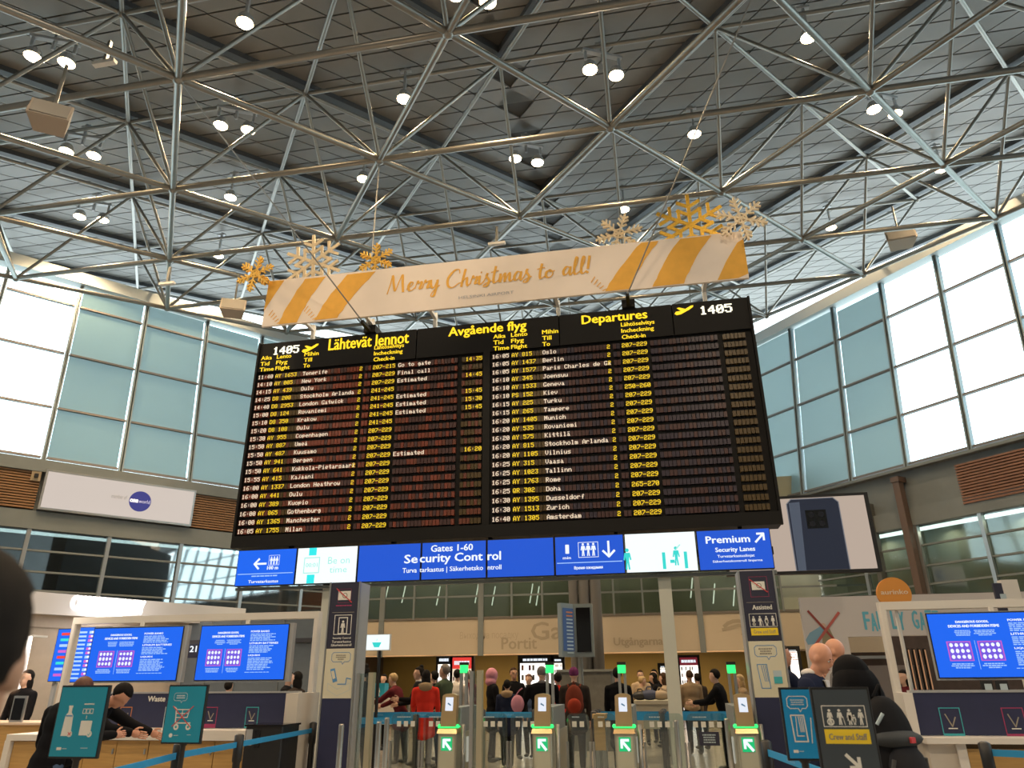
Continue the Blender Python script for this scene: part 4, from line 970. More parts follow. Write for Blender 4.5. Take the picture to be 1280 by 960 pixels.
# glass leaves between the gates
def leaf(x0, x1, label, Y=GYY+.7, zt=1.13, notice=False):
    t = thing('glass_gate_leaf', label, 'glass gate', ((x0+x1)/2, Y, 0), 0, 'glass leaves of the gates')
    r = .06; n = 5; pts = [(x0, .12), (x1, .12)]+[(x1-r+r*math.cos(a), zt-r+r*math.sin(a)) for a in [PI/2*i/n for i in range(n+1)]]+[(x0+r-r*math.sin(a), zt-r+r*math.cos(a)) for a in [PI/2*i/n for i in range(n+1)]]
    m = len(pts); MB().add([(x, y, z) for y in (Y, Y+.012) for x, z in pts], [tuple(range(m)), tuple(range(m, 2*m))[::-1]]+[(i, i+m, (i+1) % m+m, (i+1) % m) for i in range(m)]).build('glass_sheet', GLB, t)
    f = Face((x0, Y, zt), X_, Z_, x1-x0, zt, t, .002); k = max(2, int((x1-x0-.06)/.088)); s0 = (x1-x0-k*.088)/2+.018
    for i in range(k): f.rect(s0+.088*i, .085, s0+.088*i+.052, .145, PRW, 1, 'white_square')
    f.lines(s0, .03, s0+(x1-x0)*.5, .05, 1, PRP)
    if notice: f.rect(.12, .19, .34, .33, PRN, 1, 'navy_notice'); f.lines(.15, .21, .31, .31, 4, PRP, 2, center=True)
    f.done()
    for x in (x0, x1): MB().box(x-.012, Y-.02, 0, x+.012, Y+.03, zt-.3).build('hinge_post', ALU, t)
    return t
xs = [PY(442, 930, GYY).x]+gx
LL = [('left of the first ticket gate, beside the left sign pillar', 'just left of the first ticket gate'), ('between the first and second ticket gates, left half', 'between the first and second ticket gates, right half'), ('between the second and third ticket gates, left half', 'between the second and third ticket gates, right half'), ('between the third and fourth ticket gates, left half', 'between the third and fourth gates with a navy notice')]
for i in range(4):
    a, b = xs[i]+.19, xs[i+1]-.13; m = (a+b)/2
    leaf(a, m-.02, 'glass leaf with white squares '+LL[i][0]); leaf(m+.02, b, 'glass leaf with white squares '+LL[i][1], notice=(i == 3))
def tallglass(u0, u1, v, Y, label):
    a = PY(u0, v, Y); b = PY(u1, v, Y)
    t = thing('tall_glass_screen', label, 'glass screen', ((a.x+b.x)/2, Y, 0))
    MB().box(a.x, Y, .05, b.x, Y+.015, a.z).build('glass_sheet', GLB, t)
    MB().box(b.x-.03, Y-.03, 0, b.x+.03, Y+.05, a.z+.01).build('edge_post', mat('champagne_post', (.50, .46, .33), .35, .5), t); MB().box(a.x-.02, Y-.02, 0, a.x+.02, Y+.03, a.z).build('edge_post', ALU, t)
tallglass(449, 465, 842, 8.5, 'tall clear glass screen beside the left sign pillar')
tallglass(590, 600, 839, 8.5, 'tall champagne coloured post right of the first ticket gate')
def bollard(u, v, Y, label):
    p = PY(u, v, Y); t = thing('steel_bollard', label, 'bollard', (p.x, Y, 0), 0, 'steel bollards by the gates')
    MB().lathe([(.05, 0), (.05, .02), (.028, .025), (.028, p.z-.02), (.024, p.z), (.004, p.z)], (p.x, Y, 0), 14).build('tube', STEEL, t, True)
bollard(427, 905, 7.6, 'brushed steel bollard standing before the left sign pillar'); bollard(484, 897, 8.4, 'brushed steel bollard before the woman in the red coat, left of the gates'); bollard(474, 902, 8.2, 'short steel bollard right of the tall glass screen')
bollard(845, 900, 8.7, 'brushed steel bollard behind the white carrier post'); bollard(908, 898, 8.7, 'brushed steel bollard just left of the last ticket gate')
# ================================================================ TUBULAR COLUMNS, PLINTH AND MONITORS
tc = thing('column_cluster', 'three thick grey round columns standing together behind the hanging monitors', 'column', (-2, 20, 0))
for u, r in ((717.5, .13), (731, .15), (745, .15)):
    p = PY(u, 760, 20); MB().tube((p.x, 20, 0), (p.x, 20, 11.9), r, n=16).build('column_shaft', mat('column_paint', (.26, .25, .24), .45, .3), tc, True)
pl_ = thing('grey_plinth', 'dark grey stone plinth at the foot of the round columns', 'plinth', (-1.9, 18.6, 0))
a = PY(697, 840, 18.2); b = PY(765, 840, 18.2)
MB().bbox(a.x, 18.2, 0, b.x, 19.2, a.z, .04).build('plinth_body', mat('plinth_stone', (.12, .12, .11), .6, noise=.15), pl_); MB().box(a.x-.02, 18.17, a.z, b.x+.02, 19.22, a.z+.05).build('plinth_cap', GREYPAINT, pl_)
mo = thing('monitor_pair', 'pair of upright monitors, one black and one with a blue list, on the round columns', 'monitor', PY(720, 790, 16.5))
a = PY(716, 755, 16.5); b = PY(743, 821, 16.5); MB().box(a.x, 16.5, b.z, b.x, 16.62, a.z).build('front_frame', mat('blue_grey_frame', (.20, .25, .28), .4), mo)
MB().box(a.x+.06, 16.49, b.z+.1, b.x-.05, 16.5, a.z-.08).build('black_screen', BLACKG, mo)
R_ = Matrix.Translation((a.x-.02, 16.56, 0)) @ Matrix.Rotation(rad(180+58), 4, 'Z')
MB().box(0, -.05, b.z, .46, .05, a.z, R_).build('side_frame', MATS['blue_grey_frame'], mo); MB().box(.05, .05, b.z+.12, .41, .06, a.z-.1, R_).build('list_screen', mat('dim_blue_list_light', (.1, .15, .3), .4, emit=.25, ecol=(.10, .20, .42)), mo)
for k in range(12): MB().box(.09, .061, a.z-.2-.075*k, .30, .065, a.z-.17-.075*k, R_).build('list_line', PRP if k > 1 else PRO, mo)
MB().tube((a.x+.1, 16.7, b.z-.5), (a.x+.1, 16.7, a.z), .05).build('mount_pole', GREYPAINT, mo); MB().tube((a.x+.1, 16.7, 0), (a.x+.1, 16.7, b.z-.5), .05).build('mount_pole', GREYPAINT, mo)
cs = thing('cup_sign', 'small white lit sign with a teal cup on a dark pole', 'sign', PY(470, 800, 13)); a = PY(455, 793, 13); b = PY(487, 813, 13)
MB().box(a.x, 13, b.z, b.x, 13.06, a.z).build('sign_case', WHITEP, cs); MB().box(a.x+.012, 12.995, b.z+.012, b.x-.012, 13, a.z-.012).build('lit_face', SCRW, cs)
f = Face((a.x, 12.995, a.z), X_, Z_, b.x-a.x, a.z-b.z, cs, .003); f.poly([(f.w*.33, f.h*.5), (f.w*.68, f.h*.5), (f.w*.60, f.h*.8), (f.w*.42, f.h*.8)], TEALL, 1, 'cup_symbol'); f.line([(f.w*.5, f.h*.42), (f.w*.52, f.h*.3)], .01, TEALP); f.done()
MB().tube(((a.x+b.x)/2+.05, 13.04, 0), ((a.x+b.x)/2+.05, 13.04, b.z), .03).build('pole', BLACK, cs)
# ================================================================ BELT BARRIERS
def bpost(p, z, t, m=BLACK):
    MB().lathe([(.17, 0), (.17, .015), (.05, .03), (.035, .05), (.035, z-.22), (.045, z-.2), (.045, z+.02), (.02, z+.035)], (p[0], p[1], 0), 14).build('post', m, t, True)
def belt(a, b, z0, z1, t, txt=True):
    a = Vector(a); b = Vector(b); d = (b-a); d.z = 0; n_ = Vector((d.y, -d.x, 0)).normalized()*.003
    if n_.y > 0: n_ = -n_
    MB().add([(q.x+s*n_.x, q.y+s*n_.y, z) for s in (1, -1) for q, z in ((a, z0), (b, z0), (b, z1), (a, z1))], [(0, 1, 2, 3), (7, 6, 5, 4), (0, 4, 5, 1), (2, 6, 7, 3)]).build('belt', BELT, t)
    if txt:
        L = d.length; f = Face((a.x+n_.x, a.y+n_.y, z1), d, Z_, L, z1-z0, t, .002); k = max(1, int(L/.8))
        for i in range(k): x = L*(i+.5)/k; f.text('FINAVIA', x-.10, (z1-z0)*.3, x+.10, (z1-z0)*.7, mat('belt_letter', (.20, .42, .62), .6))
        f.done()
P1 = [PZ(180, 957, .93), PZ(222, 946, .93), PZ(298, 932, .93), PZ(391, 914, .93)]
for i, (a, b) in enumerate(zip(P1, P1[1:])):
    lab = ['blue belt with its black post carrying the crossed-out trolley poster', 'black belt post in the middle of the left blue barrier', 'black belt post where the left barrier meets the sign pillar'][i]
    t = thing('belt_barrier', lab, 'barrier', (b.x, b.y, 0), 0, 'blue belt barrier on the left'); bpost(b, 1.0, t); belt(a if i else a+(a-b)*1.5, b, .915, .965, t)
a = PZ(1232, 938, .95); t = thing('belt_barrier', 'black belt post with a blue belt at the bottom right corner', 'barrier', (a.x, a.y, 0)); bpost(a, .98, t); belt(a, a+Vector((2.2, -1.2, 0)), .91, .96, t)
a = PZ(958, 936, .97); b = PZ(1010, 962, .93); t = thing('belt_barrier', 'dark post and blue belt between the right sign pillar and the blue poster', 'barrier', (a.x, a.y, 0)); bpost(a, 1.0, t); belt(a, b+(b-a)*.3, .92, .97, t)
# rows of belts behind the gates
QB = [(445, 558, 13.35, 'blue belt row in front of the woman in the red coat'), (440, 520, 11.4, 'near blue belt row behind the left glass screen'), (604, 668, 13.4, 'blue belt row behind the second ticket gate'), (742, 915, 12.6, 'near blue belt row before the tray tables'), (745, 915, 13.1, 'middle blue belt row before the tray tables'), (748, 915, 13.6, 'far blue belt row before the tray tables')]
for u0, u1, Y, lab in QB:
    a = PY(u0, 893, Y); b = PY(u1, 893, Y); t = thing('belt_barrier', lab, 'barrier', ((a.x+b.x)/2, Y, 0), 0, 'blue belts behind the gates'); n = max(1, round((b.x-a.x)/1.3))
    for i in range(n+1): bpost((a.x+(b.x-a.x)*i/n, Y), 1.0, t)
    for i in range(n): belt((a.x+(b.x-a.x)*i/n, Y, 0), (a.x+(b.x-a.x)*(i+1)/n, Y, 0), .90, .99, t)
# ================================================================ LEFT: CHECK-IN AND CHANGE COUNTER
def pxbox(u0, v0, u1, v1, Y, dep, name, m, t): a = PY(u0, v0, Y); b = PY(u1, v1, Y); return MB().box(a.x, Y, b.z, b.x, Y+dep, a.z).build(name, m, t)
def portal(ul, ur, v, Y, label, zb=0.0, wd=.075, lr=True, xr=None):
    a = PY(ul, v, Y); b = PY(ur, v, Y); x1 = xr or b.x; z = (a.z+b.z)/2
    t = thing('white_portal_frame', label, 'frame', ((a.x+x1)/2, Y, 0))
    MB().bbox(a.x, Y, z-.09, x1, Y+.12, z, .015).build('top_beam', WHITE, t)
    MB().bbox(a.x, Y, 0, a.x+wd, Y+.12, z-.09, .015).build('leg', WHITE, t); MB().bbox(x1-wd, Y, 0, x1, Y+.12, z-.09, .015).build('leg', WHITE, t)
    return t, z
def info_screen(u0, v0, u1, v1, Y, label, hang, xw=None):
    a = PY(u0, v0, Y); b = PY(u1, v1, Y); x0, x1, z0, z1 = a.x, xw and a.x+xw or b.x, b.z, a.z
    t = thing('information_screen', label, 'screen', ((x0+x1)/2, Y, z0), 0, 'blue information screens over the counters')
    MB().bbox(x0-.01, Y+.01, z0-.03, x1+.07, Y+.10, z1+.02, .01).build('screen_case', GREYL, t); MB().box(x0-.012, Y, z0-.012, x1+.012, Y+.01, z1+.012).build('bezel', BLACK, t)
    MB().box(x0, Y-.003, z0, x1, Y, z1).build('screen_panel', SCRB2, t)
    f = Face((x0, Y-.003, z1), X_, Z_, x1-x0, z1-z0, t, .002); w, h = f.w, f.h
    f.text('DANGEROUS GOODS,', w*.20, h*.115, w*.44, h*.155, SCRT, bold=.002); f.text('DEVICES AND FORBIDDEN ITEMS', w*.14, h*.18, w*.51, h*.22, SCRT, bold=.002)
    f.lines(w*.17, h*.26, w*.30, h*.36, 4, SCRP, center=True); f.lines(w*.31, h*.26, w*.48, h*.36, 4, SCRP, center=True); f.rect(w*.305, h*.43, w*.308, h*.88, SCRP)
    for x in (.10, .325):
        f.rect(w*x, h*.44, w*(x+.175), h*.75, PINKL, 1, 'pink_square'); f.rect(w*(x+.008), h*.453, w*(x+.167), h*.737, mat('violet_screen_light', (.2, .1, .7), .4, emit=1, ecol=(.16, .09, .72)), 2, 'pink_square')
        rnd = random.Random(int(x*100))
        for r in range(3):
            for c in range(4): f.circ(w*(x+.03+.038*c), h*(.50+.092*r), w*.0135, SCRT, 3, 'item_symbol', 8, h*(.025+.014*rnd.random()))
        f.lines(w*(x-.0), h*.78, w*(x+.17), h*.87, 3, SCRP, center=True)
    for y, n, tt in ((.10, 5, 'POWER BANKS'), (.32, 5, 'LITHIUM BATTERIES'), (.545, 8, 'LIQUIDS')):
        f.text(tt, w*.58, h*y, w*(.58+.019*len(tt)), h*(y+.035), SCRT, bold=.0015); f.lines(w*.58, h*(y+.055), w*.87, h*(y+.055+.029*n), n, SCRP)
    f.lines(w*.56, h*.86, w*.84, h*.88, 1, SCRP, ragged=0); f.done()
    if hang: x = (x0+x1)/2; MB().box(x-.02, Y+.04, z1, x+.02, Y+.08, hang).build('hanger', WHITE, t)
    return t
t, zp = portal(92, 399, 768, 9.5, 'white portal frame over the left counter with two blue screens')
info_screen(119, 786, 219, 850, 9.35, 'blue information screen on the left, nearer the change money sign', zp-.09)
info_screen(253, 783, 354, 849, 9.35, 'blue information screen on the left, next to the sign pillar', zp-.09)
def waste_icon(f, x, y, w, h, m, lvl=1):
    f.frame(x, y, x+w, y+h, .009, m, lvl, 'icon_frame'); f.rect(x, y+h*.82, x+w, y+h, m, lvl, 'icon_frame'); f.line([(x+w*.25, y+h*.2), (x+w*.5, y+h*.6), (x+w*.72, y+h*.3)], .012, PRG, lvl, 'icon_drawing'); f.line([(x+w*.3, y+h*.66), (x+w*.72, y+h*.66)], .01, PRW, lvl, 'icon_drawing')
ct = thing('waste_counter', 'navy fronted counter with waste icons and oak doors on the left', 'counter', (-6.3, 9.5, 0)); CY = 9.2
a = PY(100, 866, CY); b = PY(372, 866, CY); zn = PY(372, 910, CY).z; zs = PY(372, 924, CY).z
MB().box(a.x, CY, zn, b.x, CY+.06, b.z).build('navy_panel', NAVY, ct); MB().box(a.x, CY-.01, b.z, b.x+.02, CY+.08, b.z+.02).build('top_rail', GREYL, ct)
MB().bbox(a.x, CY-.32, zs, b.x+.04, CY+.1, zn-.01, .02).build('worktop', WHITE, ct); MB().box(b.x, CY-.3, 0, b.x+.16, CY+.3, b.z+.0).build('side_panel', mat('cream_side', (.66, .60, .52), .5), ct)
nd = 7
for i in range(nd):
    x0 = a.x+(b.x-a.x)*i/nd; x1_ = a.x+(b.x-a.x)*(i+1)/nd
    d_ = MB().box(x0+.006, CY-.26, .1, x1_-.006, CY-.24, zs-.01).build('door', WOOD, ct); MB().box(x1_-.05, CY-.275, zs-.16, x1_-.03, CY-.26, zs-.10).build('handle', ALU, d_)
MB().box(a.x, CY-.24, 0, b.x, CY+.05, zs).build('carcass', mat('dark_carcass', (.09, .055, .02), .7), ct)
f = Face((0, CY, 0), X_, Z_, 1, 1, ct, .003)
def at(u, v): p = PY(u, v, CY); return p.x, -p.z
x, y = at(184, 881); x2, y2 = at(222, 870); f.text('Waste | Jäte', x, y2, x2+.05, y-.02, PRW, bold=.004)
x, y = at(367, 872); f.circ(x, y, .045, PRW, 1, 'recycling_mark', 12); f.circ(x, y, .025, NAVY, 2, 'recycling_mark', 3)
for u, m in ((151, PRO), (207, PRP), (257, PRM), (308, PRT)): x, y = at(u, 882); waste_icon(f, x+.01, y+.02, .165, .235, m)
f.done()
b_ = thing('litter_bin', 'black box shaped litter bin before the left counter', 'bin', PZ(330, 960, .6)*1.0); Y = 8.55; a = PY(307, 908, Y); b = PY(354, 908, Y)
META[b_.name]['inv'] = Matrix.Translation((-(a.x+b.x)/2, -Y-.2, 0)); b_.location = ((a.x+b.x)/2, Y+.2, 0)
MB().bbox(a.x, Y, 0, b.x, Y+.42, a.z, .015).build('bin_body', BLACK, b_); MB().box(a.x-.01, Y-.01, a.z, b.x+.01, Y+.43, a.z+.02).build('lid', BLACKG, b_); MB().box(a.x+.02, Y-.006, a.z-.2, a.x+.10, Y, a.z-.03).build('label_plate', GREYL, b_); MB().box(a.x+.13, Y-.008, a.z-.22, a.x+.2, Y, a.z-.04).build('slot', BLACKG, b_)
# change money booth
bd = Vector((math.sin(rad(24)), math.cos(rad(24)), 0)); bo = PY(8, 760, 10.8); bo = Vector((bo.x, 10.8, 0)); bn = Vector((bd.y, -bd.x, 0))
bt_ = thing('change_booth', 'white exchange booth with glowing CHANGE MONEY letters and a beige wall', 'booth', bo)
zt_ = PY(30, 738, 10.9).z
def bslab(s0, s1, z0, z1, o0, o1): return MB().add([tuple(bo+bd*s+bn*(-o)+Vector((0, 0, z))) for z in (z0, z1) for o in (o0, o1) for s in (s0, s1)], [(0, 2, 3, 1), (4, 5, 7, 6), (0, 1, 5, 4), (2, 6, 7, 3), (0, 4, 6, 2), (1, 3, 7, 5)])
bslab(-2.5, 4.6, 2.62, zt_, -.10, .5).build('fascia', mat('booth_white', (.68, .66, .66), .5), bt_)
bslab(-2.5, 4.6, 0, 2.62, .12, .5).build('beige_wall', mat('booth_beige', (.50, .41, .32), .6, noise=.05), bt_)
bslab(4.4, 4.6, 0, 2.62, -.10, .12).build('end_panel', WHITE, bt_)
bslab(-2.5, 4.4, 2.40, 2.42, .10, .12).build('wall_joint', mat('booth_joint', (.3, .24, .18), .6), bt_)
f = Face(bo+bd*.0+bn*.10+Vector((0, 0, zt_)), bd, Z_, 4.6, .3, bt_, .02)
def onb(u, v):
    d = ray(u, v); p0 = bo+bn*.1; k = (p0-EYE).dot(bn)/d.dot(bn); p = EYE+d*k; return (p-bo).dot(bd), p.z
sa, za = onb(88, 760); sb, zb_ = onb(178, 768)
f.text('CHANGE MONEY', sa, zt_-2.96, sb, zt_-2.72, NEON, 1, 'glowing_letters', bold=.02); f.done()
for s_, zz in ((sa+.6, 2.75), (sb-.6, 2.75)):
    L = bpy.data.lights.new('sign_glow', 'POINT'); L.energy = 14; L.color = (1, .92, .9); L.shadow_soft_size = .15; o = bpy.data.objects.new('sign_glow', L); COL.objects.link(o); o.location = bo+bd*s_+bn*.35+Vector((0, 0, zz))
fl_ = thing('wall_lamp_strip', 'slanting bright white wall light left of the desk clerk', 'light', PY(33, 830, 12)); p = PY(38, 796, 10.9); p2 = PY(24, 868, 10.6)
MB().tube(p, p2, .035, n=8).build('light_strip', mat('wall_strip_glow', (1, .95, .9), .4, emit=2.2, ecol=(1, .93, .86)), fl_); MB().box(p.x-.04, p.y, p.z, p.x+.06, p.y+.3, p.z+.03).build('bracket', WHITEP, fl_)
L = bpy.data.lights.new('booth_downlight', 'AREA'); L.size = 1.2; L.energy = 45; L.color = (1, .88, .74); o = bpy.data.objects.new('booth_downlight', L); COL.objects.link(o); o.location = PY(60, 770, 9.6)+Vector((0, 0, .35))
# list screen behind the portal leg
ls = thing('flight_list_screen', 'tall blue flight list screen behind the left portal leg', 'screen', PY(100, 815, 10.3), 0); a = PY(89, 785, 10.3); b = PY(124, 852, 10.3)
MB().box(a.x-.01, 10.31, b.z-.01, b.x+.01, 10.36, a.z+.01).build('bezel', BLACK, ls); MB().box(a.x, 10.305, b.z, b.x, 10.31, a.z).build('screen_panel', SCRB2, ls)
f = Face((a.x, 10.305, a.z), X_, Z_, b.x-a.x, a.z-b.z, ls, .002)
for k in range(12): y = f.h*(.07+.077*k); f.rect(f.w*.03, y, f.w*.44, y+f.h*.035, SCRP, 1, 'list_row'); f.rect(f.w*.50, y-.004, f.w*.97, y+f.h*.045, PINKL if k % 3 else SCRP, 1, 'list_row'); f.rect(f.w*.56, y, f.w*.9, y+f.h*.03, SCRT, 2, 'list_row')
f.done(); MB().box((a.x+b.x)/2-.04, 10.36, 0, (a.x+b.x)/2+.04, 10.42, a.z-.2).build('stand', GREYL, ls)
l2 = thing('airline_list_screen', 'narrow blue screen with a column of coloured marks left of the list screen', 'screen', PY(78, 815, 10.5)); a = PY(73, 786, 10.5); b = PY(87, 852, 10.5)
MB().box(a.x, 10.51, b.z, b.x, 10.56, a.z).build('bezel', BLACK, l2); MB().box(a.x+.01, 10.505, b.z+.01, b.x-.005, 10.51, a.z-.01).build('screen_panel', SCRB2, l2)
f = Face((a.x, 10.505, a.z), X_, Z_, b.x-a.x, a.z-b.z, l2, .002)
for k in range(8): f.rect(f.w*.2, f.h*(.08+.11*k), f.w*.85, f.h*(.13+.11*k), (REDL, TEALL, SCRP, PINKL)[k % 4], 1, 'coloured_mark')
f.done(); MB().box(a.x+.05, 10.56, 0, a.x+.11, 10.6, b.z).build('stand', GREYL, l2)
# desks at far left
dk = thing('exchange_desk', 'beige wooden desk at the left edge under the clerk', 'desk', PZ(30, 940, .5)*1.0); Y = 9.6
META[dk.name]['inv'] = Matrix.Translation((9.6, -Y, 0)); dk.location = (-9.6, Y, 0)
a = PY(-60, 903, Y); b = PY(62, 903, Y); MB().bbox(a.x, Y, 0, b.x, Y+.6, a.z-.03).build('desk_body', WOOD, dk); MB().box(a.x-.02, Y-.03, a.z-.03, b.x+.02, Y+.62, a.z).build('desk_top', mat('desk_top_pale', (.62, .48, .36), .4), dk)
MB().box(PY(14, 872, Y).x, Y+.05, a.z, PY(30, 872, Y).x, Y+.08, PY(14, 870, Y).z).build('glass_window_frame', ALU, dk); MB().box(PY(16, 872, Y).x, Y+.04, a.z+.03, PY(28, 872, Y).x, Y+.05, PY(14, 873, Y).z).build('dark_pane', BLACKG, dk)
dk2 = thing('white_side_desk', 'white framed oak desk beside the leaning person', 'desk', (0, 0, 0)); Y = 8.6; a = PY(8, 918, Y); b = PY(60, 918, Y); META[dk2.name]['inv'] = Matrix.Translation((-a.x, -Y, 0)); dk2.location = (a.x, Y, 0)
MB().bbox(a.x, Y, a.z-.07, b.x, Y+.5, a.z).build('desk_top', WHITE, dk2); MB().box(a.x, Y, 0, a.x+.08, Y+.5, a.z-.07).build('desk_leg', WHITE, dk2); MB().box(a.x+.09, Y+.05, .05, b.x, Y+.45, a.z-.08).build('oak_front', WOOD, dk2)
# grey partition with number display behind
gp = thing('grey_partition', 'blue-grey partition wall behind the left information screens', 'partition', (-8, 14, 0)); a = PY(206, 771, 14); b = PY(396, 771, 14)
MB().box(a.x, 14, 0, b.x, 14.1, a.z).build('partition_panel', mat('partition_blue_grey', (.16, .19, .21), .5, noise=.05), gp)
for u in (225, 262, 298, 352): x = PY(u, 800, 13.98).x; MB().box(x-.012, 13.985, 0, x+.012, 14, a.z).build('partition_seam', GREYPAINT, gp)
MB().box(PY(222, 801, 14).x, 13.9, PY(222, 806, 14).z, b.x, 14, PY(222, 801, 14).z).build('rail', mat('dark_rail', (.05, .05, .06), .5), gp)
nb = thing('gate_number_display', 'small dark display showing 219 in white between the blue screens', 'display', PY(243, 813, 13.4)); a = PY(235, 805, 13.4); b = PY(263, 822, 13.4)
MB().box(a.x, 13.4, b.z, b.x, 13.5, a.z).build('display_case', mat('display_navy', (.01, .012, .04), .4), nb); f = Face((a.x, 13.4, a.z), X_, Z_, b.x-a.x, a.z-b.z, nb, .004); f.text('219', f.w*.12, f.h*.15, f.w*.62, f.h*.58, SCRT, bold=.006); f.done(); MB().box(a.x+.1, 13.5, a.z-.1, a.x+.16, 14, a.z-.04).build('arm', GREYPAINT, nb)
# ================================================================ POSTERS ON STANDS
def stand_poster(u0, v0, u1, v1, Y, label, m, draw, name='poster_stand', cat='poster stand'):
    a = PY(u0, v0, Y); b = PY(u1, v0, Y); c = PY((u0+u1)/2, v1, Y); cx = (a.x+b.x)/2
    t = thing(name, label, cat, (cx, Y, 0)); z1 = (a.z+b.z)/2; z0 = c.z
    MB().bbox(a.x-.012, Y+.003, z0-.012, b.x+.012, Y+.03, z1+.012, .004).build('poster_frame', BLACK, t); MB().box(a.x, Y-.001, z0, b.x, Y+.003, z1).build('poster_sheet', m, t)
    f = Face((a.x, Y-.001, z1), X_, Z_, b.x-a.x, z1-z0, t, .0015); draw(f, f.w, f.h); f.done()
    MB().lathe([(.16, 0), (.16, .012), (.03, .03), (.02, .05), (.02, z0-.03), (.03, z0-.02), (.02, z0+.05)], (cx, Y+.05, 0), 14).build('stand_pole', BLACK, t, True)
    return t
def bottles(f, w, h):
    f.poly([(w*.19, h*.42), (w*.24, h*.37), (w*.24, h*.30), (w*.31, h*.30), (w*.31, h*.37), (w*.36, h*.42), (w*.38, h*.71), (w*.17, h*.71)], PRW, 1, 'bottle_drawing'); f.rect(w*.23, h*.27, w*.32, h*.30, PRW, 1, 'bottle_drawing'); f.rect(w*.20, h*.41, w*.35, h*.43, PRB, 2, 'bottle_drawing')
    f.circ(w*.36, h*.68, w*.055, PRW, 2, 'mark', 16); f.line([(w*.33, h*.66), (w*.39, h*.70)], .005, PRR, 3, 'mark'); f.line([(w*.39, h*.66), (w*.33, h*.70)], .005, PRR, 3, 'mark')
    for k in range(3): f.frame(w*(.56+.08*k), h*.32, w*(.62+.08*k), h*.385, .004, PRW, 1, 'bottle_drawing')
    f.lines(w*.56, h*.235, w*.80, h*.265, 1, PRW); f.line([(w*.66, h*.42), (w*.66, h*.46)], .005, PRW)
    f.rect(w*.56, h*.49, w*.80, h*.70, PRW, 1, 'bag_drawing'); f.circ(w*.79, h*.68, w*.055, PRW, 2, 'mark', 16); f.line([(w*.765, h*.68), (w*.785, h*.70), (w*.815, h*.66)], .004, PRT, 3, 'mark')
    f.rect(w*.14, h*.87, w*.24, h*.91, PRW, 1, 'emblem'); f.lines(w*.26, h*.88, w*.42, h*.9, 1, PRP); f.lines(w*.66, h*.87, w*.84, h*.89, 1, PRP)
def trolley(f, w, h):
    f.bubble(w*.16, h*.12, w*.52, h*.26, .004, PRP); f.lines(w*.2, h*.15, w*.48, h*.23, 2, PRP, center=True)
    f.line([(w*.2, h*.37), (w*.27, h*.40), (w*.30, h*.66), (w*.70, h*.66)], .009, PRW, 1, 'trolley_drawing'); f.line([(w*.27, h*.42), (w*.64, h*.42), (w*.60, h*.56), (w*.29, h*.56)], .007, PRW, 1, 'trolley_drawing'); f.line([(w*.45, h*.42), (w*.45, h*.56)], .006, PRW, 1, 'trolley_drawing'); f.line([(w*.28, h*.49), (w*.62, h*.49)], .006, PRW, 1, 'trolley_drawing')
    for x in (.33, .66): f.circ(w*x, h*.73, w*.07, PRW, 1, 'trolley_wheel', 14); f.circ(w*x, h*.73, w*.03, PRT, 2, 'trolley_wheel', 10)
    f.line([(w*.18, h*.36), (w*.74, h*.74)], .007, PRR, 3, 'red_cross'); f.line([(w*.74, h*.36), (w*.22, h*.72)], .007, PRR, 3, 'red_cross')
    f.circ(w*.22, h*.88, w*.05, PRW, 1, 'emblem', 8); f.lines(w*.30, h*.87, w*.46, h*.89, 1, PRP); f.lines(w*.66, h*.86, w*.84, h*.88, 1, PRP)
def bubblebag(f, w, h):
    f.bubble(w*.14, h*.10, w*.80, h*.28, .004, PRW); f.lines(w*.25, h*.14, w*.7, h*.24, 3, PRP, center=True)
    f.line([(w*.2, h*.38), (w*.62, h*.38), (w*.66, h*.76), (w*.24, h*.76)], .007, PRW, 1, 'bag_drawing', True); f.line([(w*.36, h*.40), (w*.34, h*.68), (w*.56, h*.68)], .005, PRW, 1, 'bag_drawing')
    for k in range(3): f.line([(w*(.44+.06*k), h*.40), (w*(.47+.05*k), h*.62)], .005, PRW, 1, 'bag_drawing')
    f.line([(w*.84, h*.42), (w*.78, h*.78)], .005, PRW, 1, 'bag_drawing'); f.rect(w*.14, h*.88, w*.3, h*.92, PRW, 1, 'emblem'); f.lines(w*.33, h*.89, w*.5, h*.91, 1, PRP)
def crew(f, w, h):
    f.frame(w*.12, h*.19, w*.90, h*.43, .004, PRW, 1, 'pictogram_frame')
    for i, kd in enumerate((0, 1, 2, 0)): f.man(w*(.25+.18*i+(.02 if i == 3 else 0)), h*.41, h*.185, PRW, 1, kind=kd)
    f.man(w*.685, h*.41, h*.12, PRW, 1, kind=2)
    f.line([(w*(.25+.055*math.cos(a)), h*.375+w*.055*math.sin(a)) for a in [2*PI*i/12 for i in range(13)]], .006, PRW, 2, 'wheelchair_wheel')
    f.rect(w*.11, h*.46, w*.92, h*.625, YELP, 1, 'yellow_bar'); f.text('Crew and Staff', w*.18, h*.51, w*.86, h*.58, PRG, 2, bold=.001)
    f.arrow(w*.54, h*.82, w*.30, PI/4, .017, PRW)
stand_poster(79, 859, 135, 946, 4.7, 'teal poster on a stand with a crossed-out bottle and a bag', TEALS, bottles)
stand_poster(213, 858, 258, 928, 5.9, 'teal poster on a stand with a crossed-out luggage trolley', TEALS, trolley)
stand_poster(976, 862, 1014, 948, 4.75, 'bright blue poster with a bag drawing, half behind the dark sign', BLUES, bubblebag)
stand_poster(1015, 862, 1083, 972, 4.4, 'dark blue-grey sign on a stand reading Crew and Staff with a white arrow', mat('slate_sheet', (.045, .06, .075), .55), crew, 'direction_sign', 'sign')
